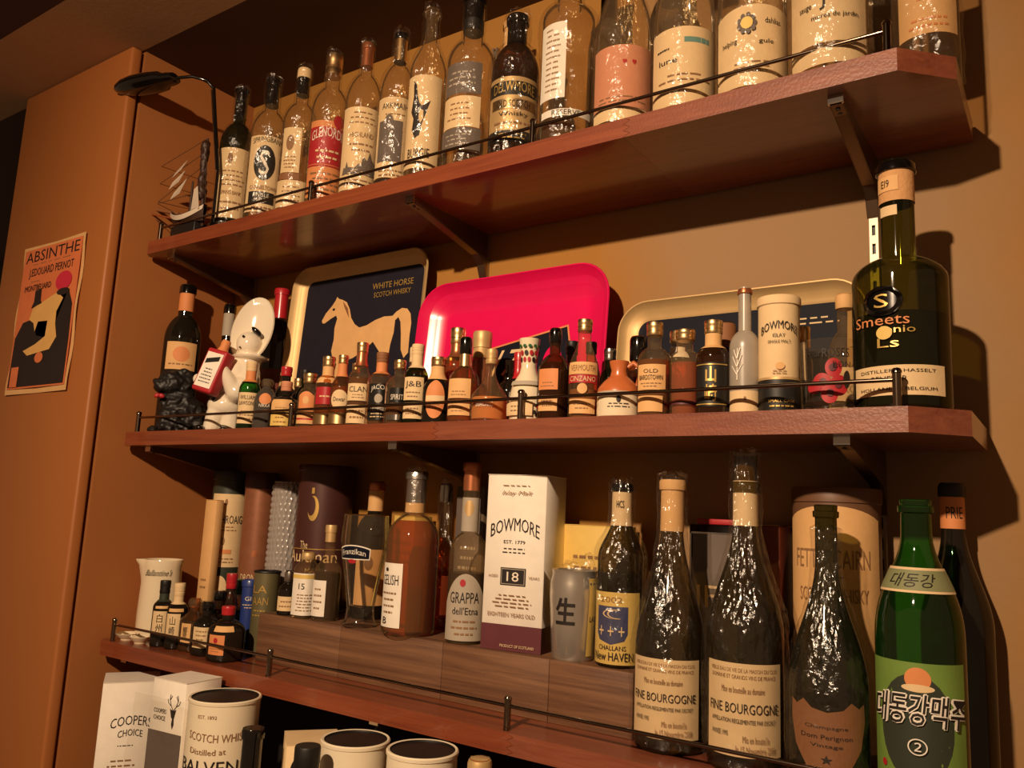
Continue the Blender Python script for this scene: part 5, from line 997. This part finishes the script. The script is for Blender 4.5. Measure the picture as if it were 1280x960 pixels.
tin('t4a', 'presentation_tin', 'white whisky tin with black lid recess beside the stag carton', 'tin_white', [('t', -26, 16, .93, .945, 'EST. 1892', BR), ('t', -4, 54, .84, .875, 'SCOTCH WHISKY', BR, -.3), ('t', -22, 30, .78, .805, 'Distilled at', BR, -.2), ('t', -10, 62, .70, .755, 'BALVENIE', BI, -.1), ('t', -12, 50, .65, .68, 'Distillery Banffshire', BR), ('l', 0, 30, .61, .63, 1)], cat='tin', openm='black_matte')
tin('t4b', 'presentation_tin', 'white whisky tin with small crest next to the black capped bottle', 'tin_white', [('e', -6, .885, 18, .022, 'paper_grey'), ('e', -6, .885, 14, .016, 'tin_white'), ('t', -6, 50, .80, .83, 'SINGLE MALT', BR)], cat='tin', openm='black_matte')
tin('t4c', 'presentation_tin', 'white whisky tin next to the gold capped bottle', 'tin_white', [('l', 30, 20, .90, .93, 1), ('t', -6, 50, .80, .83, 'SINGLE MALT', BR)], cat='tin', openm='black_matte')
c, f, g_ = carton('bottle_carton', 'cream carton with a rounded cut-out between dark capped bottles', .690, -.285, Z4, .080, .08, .305, math.radians(52), 'paper_cream'); f.oval(-.015, .27, .018, .022, 'black_matte', 'cut_out'); bevbox('lid_flap', -.04, .04, -.04, .04, .305, .306, 'paper_cream', c, 0)
POS['bo4a'] = (.662, -.375, Z4, .330, .034); POS['bo4b'] = (.806, -.402, Z4, .338, .034); POS['bo4c'] = (.715, -.155, Z4, .322, .034); POS['bo4d'] = (1.035, -.33, Z4, .352, .034)
bottle('bo4a', 'wine_bottle', 'dark bottle with glossy black capsule before the white lettered tin', G_BROWN, .58, .78, .40, 'r', ('foil', .80, 'black_gloss'), (L_AMBER, .6), [('p', 0, 60, .15, .5, PC)])
bottle('bo4b', 'wine_bottle', 'dark bottle with ribbed black capsule before the crested tin', G_BLACK, .58, .78, .42, 'r', ('screw', .82, 'black_matte', ('black_matte', .76)), None, [('p', 0, 60, .15, .5, PC)])
bottle('bo4c', 'wine_bottle', 'black capped bottle in the dark behind the crested tin', G_BLACK, .58, .78, .42, 'r', ('foil', .82, 'black_matte'), None, [('p', 0, 60, .15, .5, PC)])
bottle('bo4d', 'whisky_bottle', 'bottle with dull gold cap beside the last white tin on the counter', G_AMBER, .58, .78, .38, 'r', ('dome', .84, 'gold_dull'), (L_AMBER, .6), [('p', 0, 60, .15, .5, PC)])
